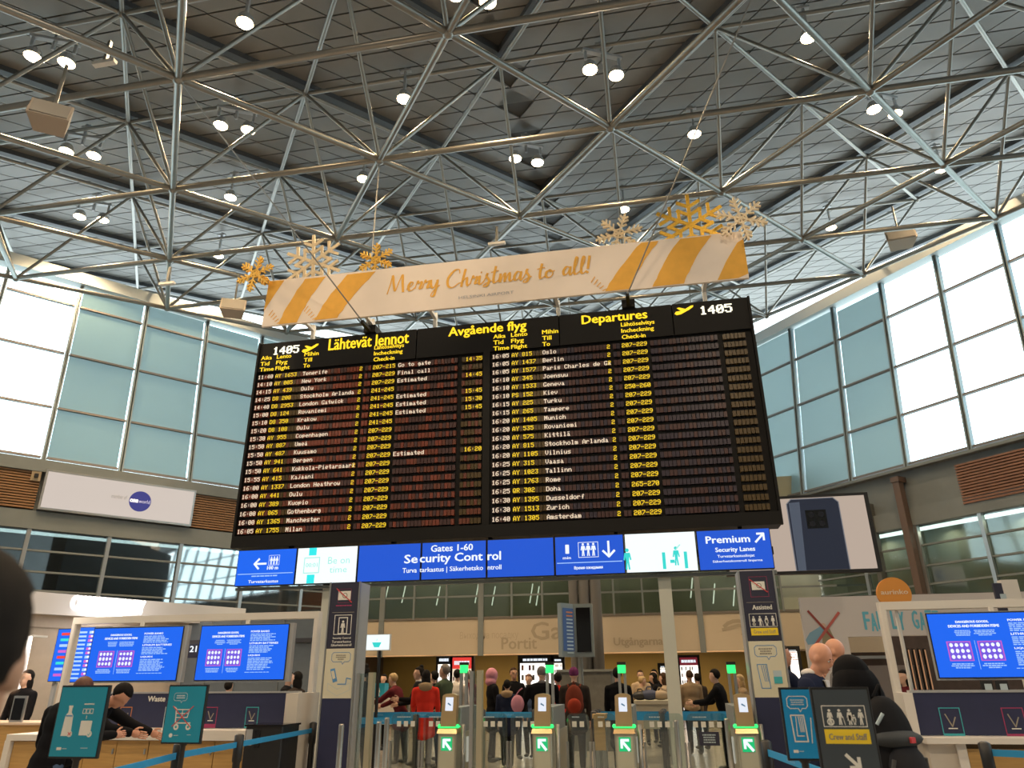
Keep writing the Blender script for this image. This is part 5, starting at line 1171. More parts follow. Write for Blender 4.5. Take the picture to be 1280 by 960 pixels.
# ================================================================ RIGHT: FAMILY GATE WALL, COUNTER, SCREEN
fw = thing('family_gate_wall', 'white partition with FAMILY GATE letters and a picture of crossed sticks', 'partition', (5, 13, 0)); FY = 13.0
a = PY(999, 747, FY); zt_ = a.z; xo = PY(1060, 796, FY).x; zl_ = PY(1060, 796, FY).z; xr = 9.0
FWH = mat('family_wall_white', (.56, .52, .50), .55)
MB().box(a.x, FY, 0, xo, FY+.14, zt_).build('wall_panel', FWH, fw); MB().box(xo, FY, zl_, xr, FY+.14, zt_).build('lintel_panel', FWH, fw)
f = Face((0, FY, 0), X_, Z_, 1, 1, fw, .004); p = PY(1082, 792, FY); p1 = PY(1155, 764, FY)
LB = mat('family_letter_blue', (.12, .42, .55), .6)
kx_ = (p1.x-p.x)/9
for i, ch in enumerate('FAMILY GATE'):
    if ch != ' ': x = p.x+kx_*i; dz = (.01, -.015, .012, -.01, .015, -.005, 0, .01, -.015, .01, 0)[i]; f.text(ch, x+.01, -(p1.z+dz), x+kx_*(.45 if ch == 'I' else .88), -(p.z+.05+dz), LB, 1, 'family_letters', bold=.008)
def fq(u, v): q = PY(u, v, FY); return (q.x, -q.z)
f.line([fq(1010, 764), fq(1043, 800)], .035, mat('stick_red', (.30, .05, .04), .6), 2, 'crossed_stick'); f.line([fq(1048, 766), fq(1020, 805)], .04, mat('stick_red_light', (.45, .10, .08), .6), 3, 'crossed_stick')
f.poly([fq(1007, 800), fq(1012, 791), fq(1022, 785), fq(1028, 781), fq(1031, 786), fq(1026, 794), fq(1018, 805), fq(1010, 806)], mat('sleeve_blue', (.20, .36, .48), .6), 1, 'sleeve_picture')
f.poly([fq(1028, 790), fq(1036, 784), fq(1044, 800), fq(1042, 812), fq(1028, 812)], mat('sleeve_olive', (.28, .24, .14), .6), 1, 'sleeve_picture'); f.circ(*fq(1029, 782), .04, mat('hand_pink', (.6, .40, .32), .6), 2, 'hand_picture', 10); f.done()
# things inside the family opening
cup = thing('serving_counter', 'beige shutter and dark shelves inside the opening under the family wall', 'counter', (5.5, 15, 0)); Y = 14.6
a = PY(1060, 799, Y); b = PY(1109, 815, Y); MB().box(a.x, Y, b.z, b.x+.1, Y+.1, a.z+.1).build('shutter', BEIGE, cup); MB().box(a.x-.2, Y+.3, 0, 9.5, Y+.4, 2.9).build('dark_back', mat('brown_dark', (.07, .05, .045), .7, noise=.2), cup)
a = PY(1062, 820, Y); b = PY(1112, 822, Y); MB().box(a.x, Y, a.z-.05, b.x, Y+.2, a.z).build('shelf', ALU, cup); a = PY(1085, 832, Y); MB().box(a.x, Y-.1, .0, PY(1155, 832, Y).x, Y+.1, a.z).build('grey_counter', mat('counter_grey', (.24, .21, .2), .5), cup)
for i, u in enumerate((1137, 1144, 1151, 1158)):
    p0 = PY(u, 812, Y-.2); p1 = PY(u+9, 862, Y-.2); t = thing('warm_glint', 'thin strip glowing as a warm glint inside the right opening, %s from the portal leg' % ('first', 'second', 'third', 'fourth')[i], 'light', (p0.x, Y-.2, p1.z), 0, 'painted warm glints beside the right portal')
    MB().box(p1.x-.006, Y-.2, p1.z, p1.x+.006, Y-.17, p0.z).build('strip', mat('warm_glint_glow', (1, .6, .3), .4, emit=.35, ecol=(1, .50, .25)), t); MB().box(p1.x-.02, Y-.17, 0, p1.x+.02, Y-.1, p0.z+.02).build('rail', BLACK, t)  # faint warm glints imitated by thin glowing strips
au = thing('round_orange_sign', 'round orange sign reading aurinko above the right portal corner', 'sign', PY(1118, 742, 10.6)); c = PY(1118, 742, 10.6); r = 18.5*10.2/FPX
b = MB(); n = 32; vs = [(c.x+r*math.cos(2*PI*i/n), y, c.z+r*math.sin(2*PI*i/n)) for y in (10.6, 10.66) for i in range(n)]
b.add(vs, [tuple(range(n)), tuple(range(n, 2*n))[::-1]]+[(i, i+n, (i+1) % n+n, (i+1) % n) for i in range(n)]).build('disc', mat('orange_disc', (.75, .30, .05), .5), au); f = Face((c.x-r, 10.6, c.z+r), X_, Z_, 2*r, 2*r, au, .004); f.text('aurinko', r*.22, r*.76, r*1.8, r*1.04, mat('pale_orange_letter', (.85, .65, .45), .6), bold=.003); f.done(); MB().tube((c.x, 10.68, 0), (c.x, 10.68, c.z), .025).build('pole', WHITEP, au)
t, zp = portal(1097, 1300, 750, 9.5, 'white portal frame over the right counter with the blue screen', xr=6.6)
info_screen(1158, 768, 1280, 846, 9.3, 'blue information screen at the right edge of the picture', zp-.09, xw=1.40)
rc = thing('waste_counter', 'navy fronted counter with waste icons at the right edge', 'counter', (4, 9.5, 0)); a = PY(1139, 866, CY); zn = PY(1139, 919, CY).z; zs = zn-.06
MB().box(a.x, CY, zn, 6.6, CY+.06, a.z).build('navy_panel', NAVY, rc); MB().box(a.x-.02, CY-.01, a.z, 6.6, CY+.08, a.z+.025).build('top_rail', GREYL, rc); MB().bbox(a.x-.05, CY-.30, zs, 6.6, CY+.1, zn-.005, .02).build('worktop', WHITE, rc)
MB().box(a.x-.10, CY-.04, 0, a.x, CY+.3, a.z).build('side_panel', WHITE, rc); MB().box(a.x, CY-.2, 0, PY(1185, 930, CY).x, CY, zs).build('cream_panel', MATS['cream_side'], rc); x = PY(1185, 930, CY).x; MB().box(x, CY-.24, 0, x+.09, CY, zs).build('white_leg', WHITE, rc)
for i in range(5): x0 = x+.1+i*.62; d_ = MB().box(x0, CY-.22, .05, x0+.60, CY-.2, zs-.05).build('door', WOOD, rc); MB().box(x0+.54, CY-.235, zs-.2, x0+.56, CY-.22, zs-.13).build('handle', ALU, d_)
MB().box(x+.09, CY-.2, 0, 6.6, CY, zs).build('carcass', MATS['dark_carcass'], rc)
f = Face((0, CY, 0), X_, Z_, 1, 1, rc, .003); x, y = at(1173, 885); waste_icon(f, x, y, .20, .30, PRT); x, y = at(1251, 885); waste_icon(f, x, y, .20, .30, PRM); x, y = at(1320, 885); waste_icon(f, x, y, .22, .34, PRO); f.done()
nv = thing('navy_flag_sign', 'small navy sign on a white post above the right portal', 'sign', PY(1250, 745, 11)); a = PY(1241, 729, 11); b = PY(1258, 762, 11); c = PY(1272, 727, 11)
MB().box(a.x, 11, b.z-.05, b.x+.02, 11.05, a.z).build('navy_plate', NAVYS, nv); MB().box(b.x+.02, 11, 0, c.x, 11.12, a.z+.04).build('white_post', WHITE, nv); MB().box(a.x+.05, 10.995, b.z+.1, a.x+.12, 11, b.z+.2).build('print', PRP, nv)
# card racks on the right counter
for i, (u0, u1, lab) in enumerate(((1224, 1242, 'small dark card rack on the right counter, nearer the portal leg'), (1243, 1261, 'small dark card rack on the right counter, under the screen centre'))):
    a = PY(u0, 851, 9.25); b = PY(u1, 865, 9.25); t = thing('card_rack', lab, 'rack', ((a.x+b.x)/2, 9.25, b.z)); MB().box(a.x, 9.22, a.z-.15, b.x, 9.25, a.z).build('rack_body', BLACK, t); MB().box(a.x+.03, 9.215, a.z-.10, a.x+.10, 9.22, a.z-.03).build('card', PRP, t)
# ================================================================ SHOPS AND TRAY TABLES BEYOND
def shop(u0, v0, u1, v1, Y, label, sign, lite, signm):
    a = PY(u0, v0, Y); b = PY(u1, v1, Y); t = thing('shop_front', label, 'shop front', ((a.x+b.x)/2, Y, 0)); hh = a.z-b.z
    MB().box(a.x-.1, Y, 0, b.x+.1, Y+.3, a.z+.1).build('shop_case', BLACK, t); MB().box(a.x, Y-.01, .3, b.x, Y, a.z-hh*sign).build('lit_shelf_wall', lite, t); MB().box(a.x, Y-.03, a.z-hh*sign, b.x, Y, a.z).build('sign_board', signm, t)
    f = Face((a.x, Y-.03, a.z), X_, Z_, b.x-a.x, hh, t, .01); f.lines(f.w*.1, hh*sign*.2, f.w*.9, hh*sign*.8, 1, SCRT, 1, 'sign_marks', 0)
    rnd = random.Random(int(u0))
    for r in range(4):
        for c in range(8):
            if rnd.random() < .7: x = f.w*(.05+.118*c); y = hh*sign+(hh*.95)*(r+.2)/3.2; f.rect(x, y, x+f.w*.07, y+hh*.16, rnd.choice((PRG, PRO, PRW, PRM)), 1, 'shelf_goods')
    f.done(); return t
SL = mat('shop_light', (1, .95, .88), .4, emit=1.6, ecol=(1, .93, .84)); SL2 = mat('shop_warm_light', (1, .8, .6), .4, emit=.9, ecol=(1, .80, .58))
shop(548, 820, 562, 850, 33, 'lit shop front behind the man in green, left part with a black sign', .35, SL, BLACK)
shop(566, 822, 589, 850, 33, 'lit shop front with red and orange panels behind the first signal lamp', .5, SL2, REDL)
shop(650, 821, 689, 862, 33, 'bright white shop front behind the man with the grey hat', .2, SL, BLACK)
shop(692, 822, 703, 845, 33, 'narrow bright shop front left of the black monitor', .3, SL, BLACK)
shop(849, 822, 874, 850, 33, 'glowing shop front with a red lettered sign behind the khaki shirt man', .35, SL, mat('dark_red_sign_light', (.3, .02, .04), .4, emit=.5, ecol=(.32, .03, .05)))
shop(825, 832, 832, 845, 33, 'tiny bright display left of the red signed shop', .2, SL, BLACK)
shop(985, 812, 997, 822, 24.4, 'small bright window behind the bald man in the suit', .2, SL, BLACK)
def table(u0, u1, v, Y, dep, label, m, cat='table'):
    a = PY(u0, v, Y); b = PY(u1, v, Y); t = thing('tray_table', label, cat, ((a.x+b.x)/2, Y+dep/2, 0)); MB().bbox(a.x, Y, a.z-.06, b.x, Y+dep, a.z).build('table_top', m, t)
    for x in (a.x+.03, b.x-.08):
        for y in (Y+.03, Y+dep-.08): MB().box(x, y, 0, x+.05, y+.05, a.z-.06).build('leg', ALU, t)
    MB().box(a.x+.02, Y+.02, a.z-.5, b.x-.02, Y+.04, a.z-.06).build('front_panel', m, t); return t, a, b
table(466, 500, 873, 15.8, .8, 'pale table beside the person in the maroon coat', WHITE)
bx_ = thing('blue_info_box', 'blue cube with white pictograms on the pale table', 'info box', PY(480, 873, 16)); a = PY(467, 854, 16); b = PY(480, 872, 16); MB().box(a.x, 16, b.z+.01, b.x, 16.25, a.z).build('box_body', TEALS, bx_); f = Face((a.x, 16, a.z), X_, Z_, b.x-a.x, a.z-b.z, bx_, .004); f.man(f.w*.5, f.h*.9, f.h*.6, PRW); f.done()
table(792, 838, 876, 15.6, 1.0, 'long pale tray table with bags behind the third ticket gate', mat('pale_table', (.5, .47, .38), .5)); table(740, 757, 893, 12.3, .5, 'orange wooden box table left of the third ticket gate', WOOD)
for i, (u, v, Y, s, m, lab) in enumerate(((800, 874, 15.8, .22, BLACK, 'black bag on the tray table, left'), (812, 873, 15.8, .26, mat('bag_blue', (.04, .05, .10), .7), 'navy bag on the tray table, middle'), (826, 874, 15.8, .24, mat('bag_tan', (.32, .25, .17), .7), 'tan bag on the tray table, right'))):
    p = PY(u, v, Y); t = thing('hand_bag', lab, 'bag', (p.x, Y, PY(815, 876, 15.6).z), 0, 'bags on the tray table'); z = PY(815, 876, 15.6).z
    MB().ell((p.x, Y+.2, z+s*.38), (s*.7, s*.45, s*.38), 12, 8).build('bag_body', m, t, True); MB().path([(p.x-s*.3, Y+.2, z+s*.6), (p.x-s*.15, Y+.2, z+s*.95), (p.x+s*.15, Y+.2, z+s*.95), (p.x+s*.3, Y+.2, z+s*.6)], .012).build('handle', m, t)
# ================================================================ PEOPLE
SK1 = mat('skin_light', (.62, .38, .27), .5); SK2 = mat('skin_ruddy', (.62, .30, .19), .45); SK3 = mat('skin_tan', (.45, .26, .17), .5)
HB = mat('hair_black', (.010, .008, .007), .8, spec=.15, noise=.3, scale=30); HBR = mat('hair_brown', (.055, .03, .017), .8, spec=.15, noise=.3, scale=30); HBL = mat('hair_blonde', (.40, .27, .12), .6, noise=.25, scale=30); HGR = mat('hair_grey', (.16, .14, .12), .6, noise=.25, scale=30); HAU = mat('hair_auburn', (.10, .035, .018), .6, noise=.3, scale=30)
def cloth(n, c): return mat('cloth_'+n, c, .9, noise=.10, scale=6, spec=.12)
CBK = cloth('black', (.006, .006, .0075)); CNV = cloth('navy', (.015, .02, .045)); CJE = cloth('denim', (.06, .09, .15)); CGY = cloth('grey', (.16, .15, .15)); CMR = cloth('maroon', (.10, .015, .02)); CRD = cloth('red', (.62, .035, .02)); CGN = cloth('olive', (.055, .075, .045)); CKH = cloth('khaki', (.26, .19, .12)); CWH = cloth('white', (.62, .58, .55)); CBG = cloth('beige', (.42, .32, .22)); CPK = cloth('pink', (.50, .22, .28)); CPU = cloth('purple', (.14, .03, .10)); CBN = cloth('brown_black', (.035, .026, .022)); CFR = cloth('fur', (.28, .20, .12)); CTL = cloth('slate_blue', (.08, .12, .22)); SHB = mat('shoe_black', (.01, .01, .01), .4)
EYEW = mat('eye_white', (.7, .7, .68), .3); EYED = mat('eye_dark', (.02, .015, .01), .2); LIP = mat('lip', (.42, .12, .10), .5)
def remesh(b, name, m, vox, parent, smooth=True, extra=None):
    me0 = b.mesh('tmp', m, META[parent.name]['inv'] if parent.name in META else None)
    o = bpy.data.objects.new('tmp', me0); COL.objects.link(o)
    md = o.modifiers.new('r', 'REMESH'); md.mode = 'VOXEL'; md.voxel_size = vox; md.use_smooth_shade = True
    ms_ = o.modifiers.new('s', 'SMOOTH'); ms_.factor = .5; ms_.iterations = 2
    me = bpy.data.meshes.new_from_object(o.evaluated_get(bpy.context.evaluated_depsgraph_get()))
    bpy.data.objects.remove(o); bpy.data.meshes.remove(me0)
    if extra is not None:
        bm = bmesh.new(); bm.from_mesh(me); m2 = extra.mesh('t2', m, META[parent.name]['inv']); bm.from_mesh(m2); bm.to_mesh(me); bm.free(); bpy.data.meshes.remove(m2)
    if not me.materials: me.materials.append(m)
    for p in me.polygons: p.use_smooth = True
    me.name = name
    o = bpy.data.objects.new(name, me); put(o, parent); META[o.name] = META[parent.name]; return o
RX = lambda a: Matrix.Rotation(a, 4, 'X'); RY = lambda a: Matrix.Rotation(a, 4, 'Y'); RZ = lambda a: Matrix.Rotation(a, 4, 'Z'); TR = lambda *p: Matrix.Translation(Vector(p))
def person(label, x, y, h, rz, top, leg, hair, style='short', skin=SK1, lean=0, head=(0, 0), arms=((8, 15, 8), (8, 15, 8)), legs=((4, 4), (-4, 4)), coat=.12, wide=1.0, vox=.021, face=False, group=None, hood=None, cape=False, shoes=SHB, collar=None, zoff=0, sleeve=True):
    """x,y: where the feet stand; rz 0 looks along +Y. arms: (swing forward, elbow bend, spread) left then right in degrees"""
    t = thing('person', label, 'person', (x, y, 0), rad(rz), group)
    k = h/1.75; Wd = TR(x, y, zoff) @ RZ(rad(rz)) @ Matrix.Scale(k, 4); w = wide
    hip = Vector((0, 0, .93)); U = TR(*hip) @ RX(-rad(lean))
    P = lambda a, b, c, M=U: Wd @ (M @ Vector((a, b, c)))
    B, J, T, X = MB(), MB(), MB(), MB()
    def cap(b, p, q, r0, r1, n=10): b.cap(p, q, r0*k, r1*k, n)
    def ell(b, M, c, r, n=12, m=9): b.ell(Wd @ (M @ Vector(c)), [q*k for q in r], n, m, (Wd @ M).to_3x3().normalized() if False else (Wd.to_3x3() @ M.to_3x3()).normalized())
    # trunk
    for b, g in ((B, 0), (J, .022)):
        ell(b, U, (0, 0, .02), ((.155+g)*w, .11+g, .13+g)); ell(b, U, (0, .0, .18), ((.14+g)*w, .105+g, .17+g)); ell(b, U, (0, -.005, .36), ((.165+g)*w, .112+g, .17+g)); ell(b, U, (0, -.01, .46), ((.18+g)*w, .09+g, .085+g))
    NK = U @ TR(0, -.01, .50); HD = NK @ RX(-rad(head[0])+rad(lean)*.35) @ RZ(rad(head[1])) @ TR(0, .015, .0)
    cap(B, P(0, -.01, .48), Wd @ (HD @ Vector((0, .0, .12))), .058, .052); cap(J, P(0, -.015, .47), P(0, -.01, .53), .085, .070)
    hc = .205
    ell(B, HD, (0, -.005, hc+.02), (.076, .096, .100), 16, 12); ell(B, HD, (0, .035, hc-.045), (.056, .062, .075), 14, 10); ell(B, HD, (0, .06, hc-.085), (.032, .034, .030))
    ell(B, HD, (0, .098, hc-.022), (.013, .018, .024), 8, 6); ell(B, HD, (0, .085, hc+.012), (.05, .016, .012), 10, 6)
    for s in (-1, 1): ell(B, HD, (s*.077, -.005, hc-.012), (.010, .019, .030), 8, 6)
    # arms
    for s, (sw, el, sp) in zip((-1, 1), arms):
        sh = U @ Vector((s*.185*w, -.005, .455)); R1 = RY(-s*rad(sp)) @ RX(rad(sw)); d1 = R1 @ Vector((0, 0, -1)); R2 = RY(-s*rad(sp)*.3) @ RX(rad(sw+el)); d2 = (R2 @ Vector((0, 0, -1))).normalized()
        e_ = sh+d1*.29; wr = e_+d2*.25; S, E_, Wr = Wd @ sh, Wd @ e_, Wd @ wr
        cap(B, S, E_, .050, .040); cap(B, E_, Wr, .040, .027)
        cap(J, S, E_, .072, .058); cap(J, E_, Wd @ (wr-d2*.02), .056, .045)
        ax = (R2 @ Vector((1, 0, 0))).normalized(); up = ax.cross(d2)
        pc = wr+d2*.045; Mh = Matrix((ax, up, -d2)).transposed().to_4x4(); Mh.translation = pc
        X.ell(Wd @ pc, [q*k for q in (.020, .040, .048)], 10, 7, (Wd.to_3x3() @ Mh.to_3x3()).normalized())
        for f_ in range(4):
            o_ = (f_-1.5)*.0185; L = (.075, .085, .08, .062)[f_]; base = wr+d2*.082+up*o_; bend = (d2*.9-ax*s*.45).normalized()
            m1 = base+d2*L*.5; m2 = m1+bend*L*.5
            X.tube(Wd @ base, Wd @ m1, .0090*k, .0085*k, 6); X.cap(Wd @ m1, Wd @ m2, .0085*k, .0068*k, 6)
        tb = wr+d2*.03+up*.036; X.cap(Wd @ tb, Wd @ (tb+d2*.03+up*.022), .011*k, .0095*k, 6); X.cap(Wd @ (tb+d2*.03+up*.022), Wd @ (tb+d2*.06+up*.026-ax*s*.01), .0095*k, .0075*k, 6)
    # legs
    for s, (sw, kn) in zip((-1, 1), legs):
        hp = hip+Vector((s*.088*w, 0, -.03)); d1 = RX(rad(sw)) @ Vector((0, 0, -1)); d2 = RX(rad(sw-kn)) @ Vector((0, 0, -1)); kn_ = hp+d1*.42; an = kn_+d2*.40; an.z = max(an.z, .075)
        cap(B, Wd @ hp, Wd @ kn_, .080, .052); cap(B, Wd @ kn_, Wd @ an, .052, .035); cap(T, Wd @ hp, Wd @ kn_, .098, .070); cap(T, Wd @ kn_, Wd @ (an+Vector((0, 0, .02))), .068, .055)
        F = MB(); F.ell(Wd @ (an+Vector((0, .07, -.035))), [q*k for q in (.046, .125, .040)], 12, 7, Wd.to_3x3().normalized()); F.cap(Wd @ an, Wd @ (an+Vector((0, .0, .05))), .05*k, .055*k, 8); F.build('shoe', shoes, t, True)
        ell(B, TR(0, 0, 0), (an.x, an.y+.05, an.z-.03), (.035, .09, .028))
    ell(T, TR(0, 0, 0), (0, 0, .93), (.165*w, .125, .12))
    if coat > .1:   # long coat skirt
        n = 4
        for i in range(n): z = -.02-coat*(i+.5)/n; ell(J, TR(*hip), (0, 0, z), (.180*w+.02*i*.4, .145+.01*i, coat/n*.9+.05))
    remesh(B, 'body', skin, vox*.62 if face else vox*.8, t, extra=X)
    jk = remesh(J, 'jacket', top, vox, t); remesh(T, 'trousers', leg, vox, t)
    if collar: 
        c = MB(); ell(c, NK, (0, -.005, .062), (.076, .080, .036)); c.build('collar', collar, t, True)
    # hair
    def scalp(r, c, m, name, drop=.035, fr=.03):
        b = MB(); ell(b, TR(0, 0, 0), (0, 0, 0), (1, 1, 1)); b = MB(); n_, m_ = 18, 12; vs = []
        q = MB().ell((0, 0, 0), r, n_, m_)
        for p in q.v:
            a = Vector(p)
            if a.y > fr and a.z < drop: a = Vector((a.x*.80, a.y*.72, a.z))
            if a.z < -.055: a = Vector((a.x*.86, a.y*.9, a.z))
            vs.append(Wd @ (HD @ (a+Vector(c))))
        b.add(vs, q.f); return b.build(name, m, t, True)
    if style in ('short', 'long', 'bun', 'crop'): 
        g = 0 if style == 'crop' else .006
        scalp((.080+g, .099+g, .098+g), (0, -.014, hc+.027), hair, 'hair')
    if style == 'long': b = MB(); ell(b, HD, (0, -.06, hc-.09), (.080, .050, .15)); ell(b, HD, (.06, -.02, hc-.07), (.028, .05, .11)); ell(b, HD, (-.06, -.02, hc-.07), (.028, .05, .11)); remesh(b, 'long_hair', hair, .014, t)
    if style == 'bun': b = MB(); ell(b, HD, (0, -.05, hc+.125), (.045, .045, .040)); b.build('hair_bun', hair, t, True)
    if style == 'beanie': scalp((.090, .108, .098), (0, -.012, hc+.040), hair, 'beanie', drop=.0); ell2 = MB(); ell(ell2, HD, (0, -.02, hc+.02), (.094, .108, .022), 18, 6); ell2.build('beanie_brim', hair, t, True)
    if style == 'hood': b = MB(); ell(b, HD, (0, -.03, hc+.01), (.125, .135, .145)); ell(b, HD, (0, -.05, hc-.12), (.13, .12, .10)); remesh(b, 'hood', hair, .016, t)
    if cape: b = MB(); ell(b, HD, (0, -.03, .05), (.20, .15, .20)); ell(b, HD, (0, -.04, .13), (.17, .15, .17)); remesh(b, 'hood_cape', hair, .018, t)
    if hood: b = MB(); ell(b, NK, (0, -.10, .03), (.13, .07, .08)); ell(b, NK, (0, -.06, .06), (.14, .10, .045)); b.build('fur_hood', hood, t, True)
    if face:
        for s in (-1, 1):
            e = MB(); ell(e, HD, (s*.030, .082, hc-.0), (.012, .010, .008), 10, 6); eo = e.build('eye', EYEW, t, True); e = MB(); ell(e, HD, (s*.030, .089, hc-.0), (.006, .005, .006), 8, 5); e.build('iris', EYED, eo, True)
            e = MB(); ell(e, HD, (s*.030, .089, hc+.020), (.019, .007, .004), 8, 5); e.build('eyebrow', hair if style != 'bald' else HBR, t, True)
        e = MB(); ell(e, HD, (0, .092, hc-.066), (.022, .010, .007), 10, 6); e.build('mouth', LIP, t, True)
    return t, Wd, U, HD
def stand(u, v, Y, rz, label, *a, **kw):
    """someone whose head top shows at (u,v) standing Y metres down the hall"""
    p = PY(u, v, Y); kw.setdefault('h', p.z-.0); h = kw.pop('h')
    return person(label, p.x, Y, h, rz, *a, **kw)
def backpack(P, h, label, m, m2, name='backpack', sc=1.0):
    t0, Wd, U, HD = P; c = Wd @ (U @ Vector((0, -.20, .28))); t = thing(name, label, 'backpack', c)
    M3 = (Wd.to_3x3() @ U.to_3x3()).normalized(); b = MB(); b.ell(c, (.16*sc, .10*sc, .25*sc), 16, 12, M3); b.ell(c+M3 @ Vector((0, 0, -.08*sc)), (.165*sc, .115*sc, .17*sc), 16, 10, M3); remesh(b, 'pack_body', m, .016, t)
    b = MB(); b.ell(c+M3 @ Vector((0, -.09*sc, -.09*sc)), (.12*sc, .06*sc, .12*sc), 14, 9, M3); b.build('front_pocket', m2, t, True)
    for s in (-1, 1):
        pts = [c+M3 @ Vector((s*.09, .09, .20)), c+M3 @ Vector((s*.11, .16, .24)), c+M3 @ Vector((s*.12, .25, .18))]; MB().path(pts, .022, 8).build('strap', m, t, True)
    MB().path([c+M3 @ Vector((-.03, .03, .24*sc)), c+M3 @ Vector((0, .0, .30*sc)), c+M3 @ Vector((.03, .03, .24*sc))], .010, 6).build('handle', m, t)
    return t, c, M3
# --- crowd beyond the gates, left part
stand(455, 833, 12.9, 80, 'person in a black coat with a dark bun beside the left sign pillar', CBK, CBK, HB, 'bun', coat=.35, face=True)
stand(504, 843, 15.1, 80, 'blonde person in a maroon coat leaning over the pale table', CMR, CBK, HBL, 'short', lean=22, h=1.68, coat=.25, arms=((55, 20, 5), (45, 25, 5)))
stand(480, 843, 18, 180, 'dark haired person far behind the pale table', CBN, CBK, HB, 'long')
stand(524, 834, 14.9, 120, 'dark haired person with a pale scarf standing left of the red coat', CBK, CNV, HB, 'bun', collar=CWH, arms=((35, 60, 5), (20, 60, 8)))
stand(533, 838, 13.8, 15, 'woman with long black hair in a bright red coat with a fur hood', CRD, CGY, HB, 'long', coat=.30, hood=CFR, wide=1.05, arms=((25, 40, 8), (20, 35, 8)))
stand(543, 839, 15.6, 60, 'short haired person in dark clothes between the red coat and the green jacket', CBK, CNV, HB, 'short')
stand(556, 831, 14.5, 75, 'grey haired man in an olive green jacket right of the red coat', CGN, CNV, HGR, 'short', skin=SK3, coat=.2, wide=1.08, arms=((30, 50, 6), (15, 35, 6)), face=True)
stand(572, 837, 16.4, 0, 'dark haired person in a white shirt in front of the lit shop', CWH, CJE, HB, 'short')
stand(588, 839, 17.1, 10, 'grey haired person in a maroon top behind the first signal lamp', CMR, CBK, HGR, 'short')
# --- centre
stand(616, 837, 15.6, -60, 'person in a pink hood and black coat behind the champagne post', CBK, CBK, CPK, 'hood', coat=.3)
stand(642, 835, 16.2, -150, 'man in a black jacket facing the camera left of the white shop', CBK, CNV, HBR, 'short', skin=SK3, face=True)
stand(634, 850, 14.9, 5, 'short person in a dark hooded coat with tan fur, seen from behind', CNV, CBK, HB, 'short', hood=CFR, coat=.25)
PB = stand(677, 834, 14.0, 8, 'broad man in a black puffer coat and grey hat behind the second gate', CBK, CBK, CGY, 'beanie', coat=.28, wide=1.28, arms=((10, 35, 22), (10, 20, 14)), collar=CGY)
stand(661, 843, 16.6, 170, 'person with auburn hair and a slate blue top in front of the white shop', CTL, CBK, HAU, 'short')
stand(697, 841, 15.0, 20, 'person in a shiny red jacket partly behind the second signal lamp', CRD, CBK, HB, 'short', wide=1.05)
PP_ = stand(717, 835, 13.9, 4, 'person in a purple beanie and dark coat carrying a red-brown backpack', CBN, CBK, CPU, 'beanie', coat=.22, wide=1.12, legs=((-8, 12), (10, 4)))
backpack(PP_, 1.7, 'red-brown backpack on the person with the purple beanie', cloth('rust', (.16, .035, .02)), cloth('rust2', (.30, .04, .02)))
p = PY(647, 880, 13.8); t = thing('pink_bag', 'round pink bag held by the broad man in the puffer coat', 'bag', p); MB().ell(p, (.12, .08, .15), 14, 10).build('bag_body', CPK, t, True); MB().path([p+Vector((-.03, 0, .14)), p+Vector((.03, 0, .22)), p+Vector((.09, 0, .26))], .012).build('strap', CPK, t)
# --- right part
stand(771, 835, 14.3, 0, 'person in a long black coat seen from behind, left of the third signal lamp', CBK, CBK, HB, 'short', coat=.5, wide=1.0)
stand(800, 838, 19.8, 190, 'fair haired person in beige behind the tray table', CBG, CGY, HBR, 'short', face=True)
stand(790, 849, 18.7, -70, 'person in a tan coat bending over the tray table', CKH, CBK, HBL, 'short', lean=25, h=1.6, arms=((50, 20, 5), (40, 20, 5)))
stand(817, 837, 20.4, 160, 'dark haired man standing behind the tray table, in the middle', CBK, CNV, HB, 'short', face=True)
stand(826, 843, 19.3, 90, 'dark haired woman bending behind the tray table', CBK, CBK, HB, 'long', lean=18, h=1.66, arms=((50, 20, 5), (40, 20, 5)))
stand(836, 849, 17.1, 70, 'woman with long brown hair in beige left of the white carrier post', CBG, CGY, HBR, 'long', lean=12, h=1.62, arms=((45, 30, 5), (40, 30, 5)))
stand(861, 838, 17.6, 15, 'shaven headed man in a khaki shirt before the red signed shop', CKH, CBK, HBR, 'crop', skin=SK3, coat=.05, wide=1.1)
stand(871, 842, 18.8, 30, 'dark haired person right of the khaki shirt man', CBN, CBK, HB, 'short')
stand(901, 836, 14.8, 75, 'person all in black leaning left, just left of the fourth signal lamp', CBK, CBK, HB, 'short', lean=12, arms=((45, 40, 5), (40, 40, 5)))
stand(930, 843, 16.2, 90, 'fair haired person in brown beyond the last gate, beside the sign pillar', CKH, CBK, HBL, 'long', lean=10)
# --- men at the sign pillar
stand(975, 806, 9.95, -75, 'dark haired man half hidden behind the right sign pillar, hand at his chin', CNV, CNV, HBR, 'short', skin=SK2, face=True, vox=.018, arms=((20, 20, 5), (35, 110, 5)))
BM = stand(1009, 801, 7.25, -118, 'bald man in a dark navy suit with a white collar, looking down to the right', CNV, CNV, HBR, 'bald', skin=SK2, face=True, vox=.016, head=(24, 0), collar=CWH, arms=((15, 60, 6), (15, 60, 6)))
stand(1046, 798, 8.8, 60, 'second bald man, beyond the black hooded figure', CGY, CNV, HBR, 'bald', skin=SK2, face=True, vox=.018, head=(10, 0))
t0, Wd, U, HD = BM
b = MB(); b.add([Wd @ (U @ Vector(q)) for q in ((-.05, .115, .50), (.05, .115, .50), (0, .150, .24), (-.045, .09, .505), (.045, .09, .505), (0, .12, .24))], [(0, 1, 2), (3, 5, 4), (0, 2, 5, 3), (1, 4, 5, 2), (0, 3, 4, 1)]); b.build('shirt_front', CWH, t0)
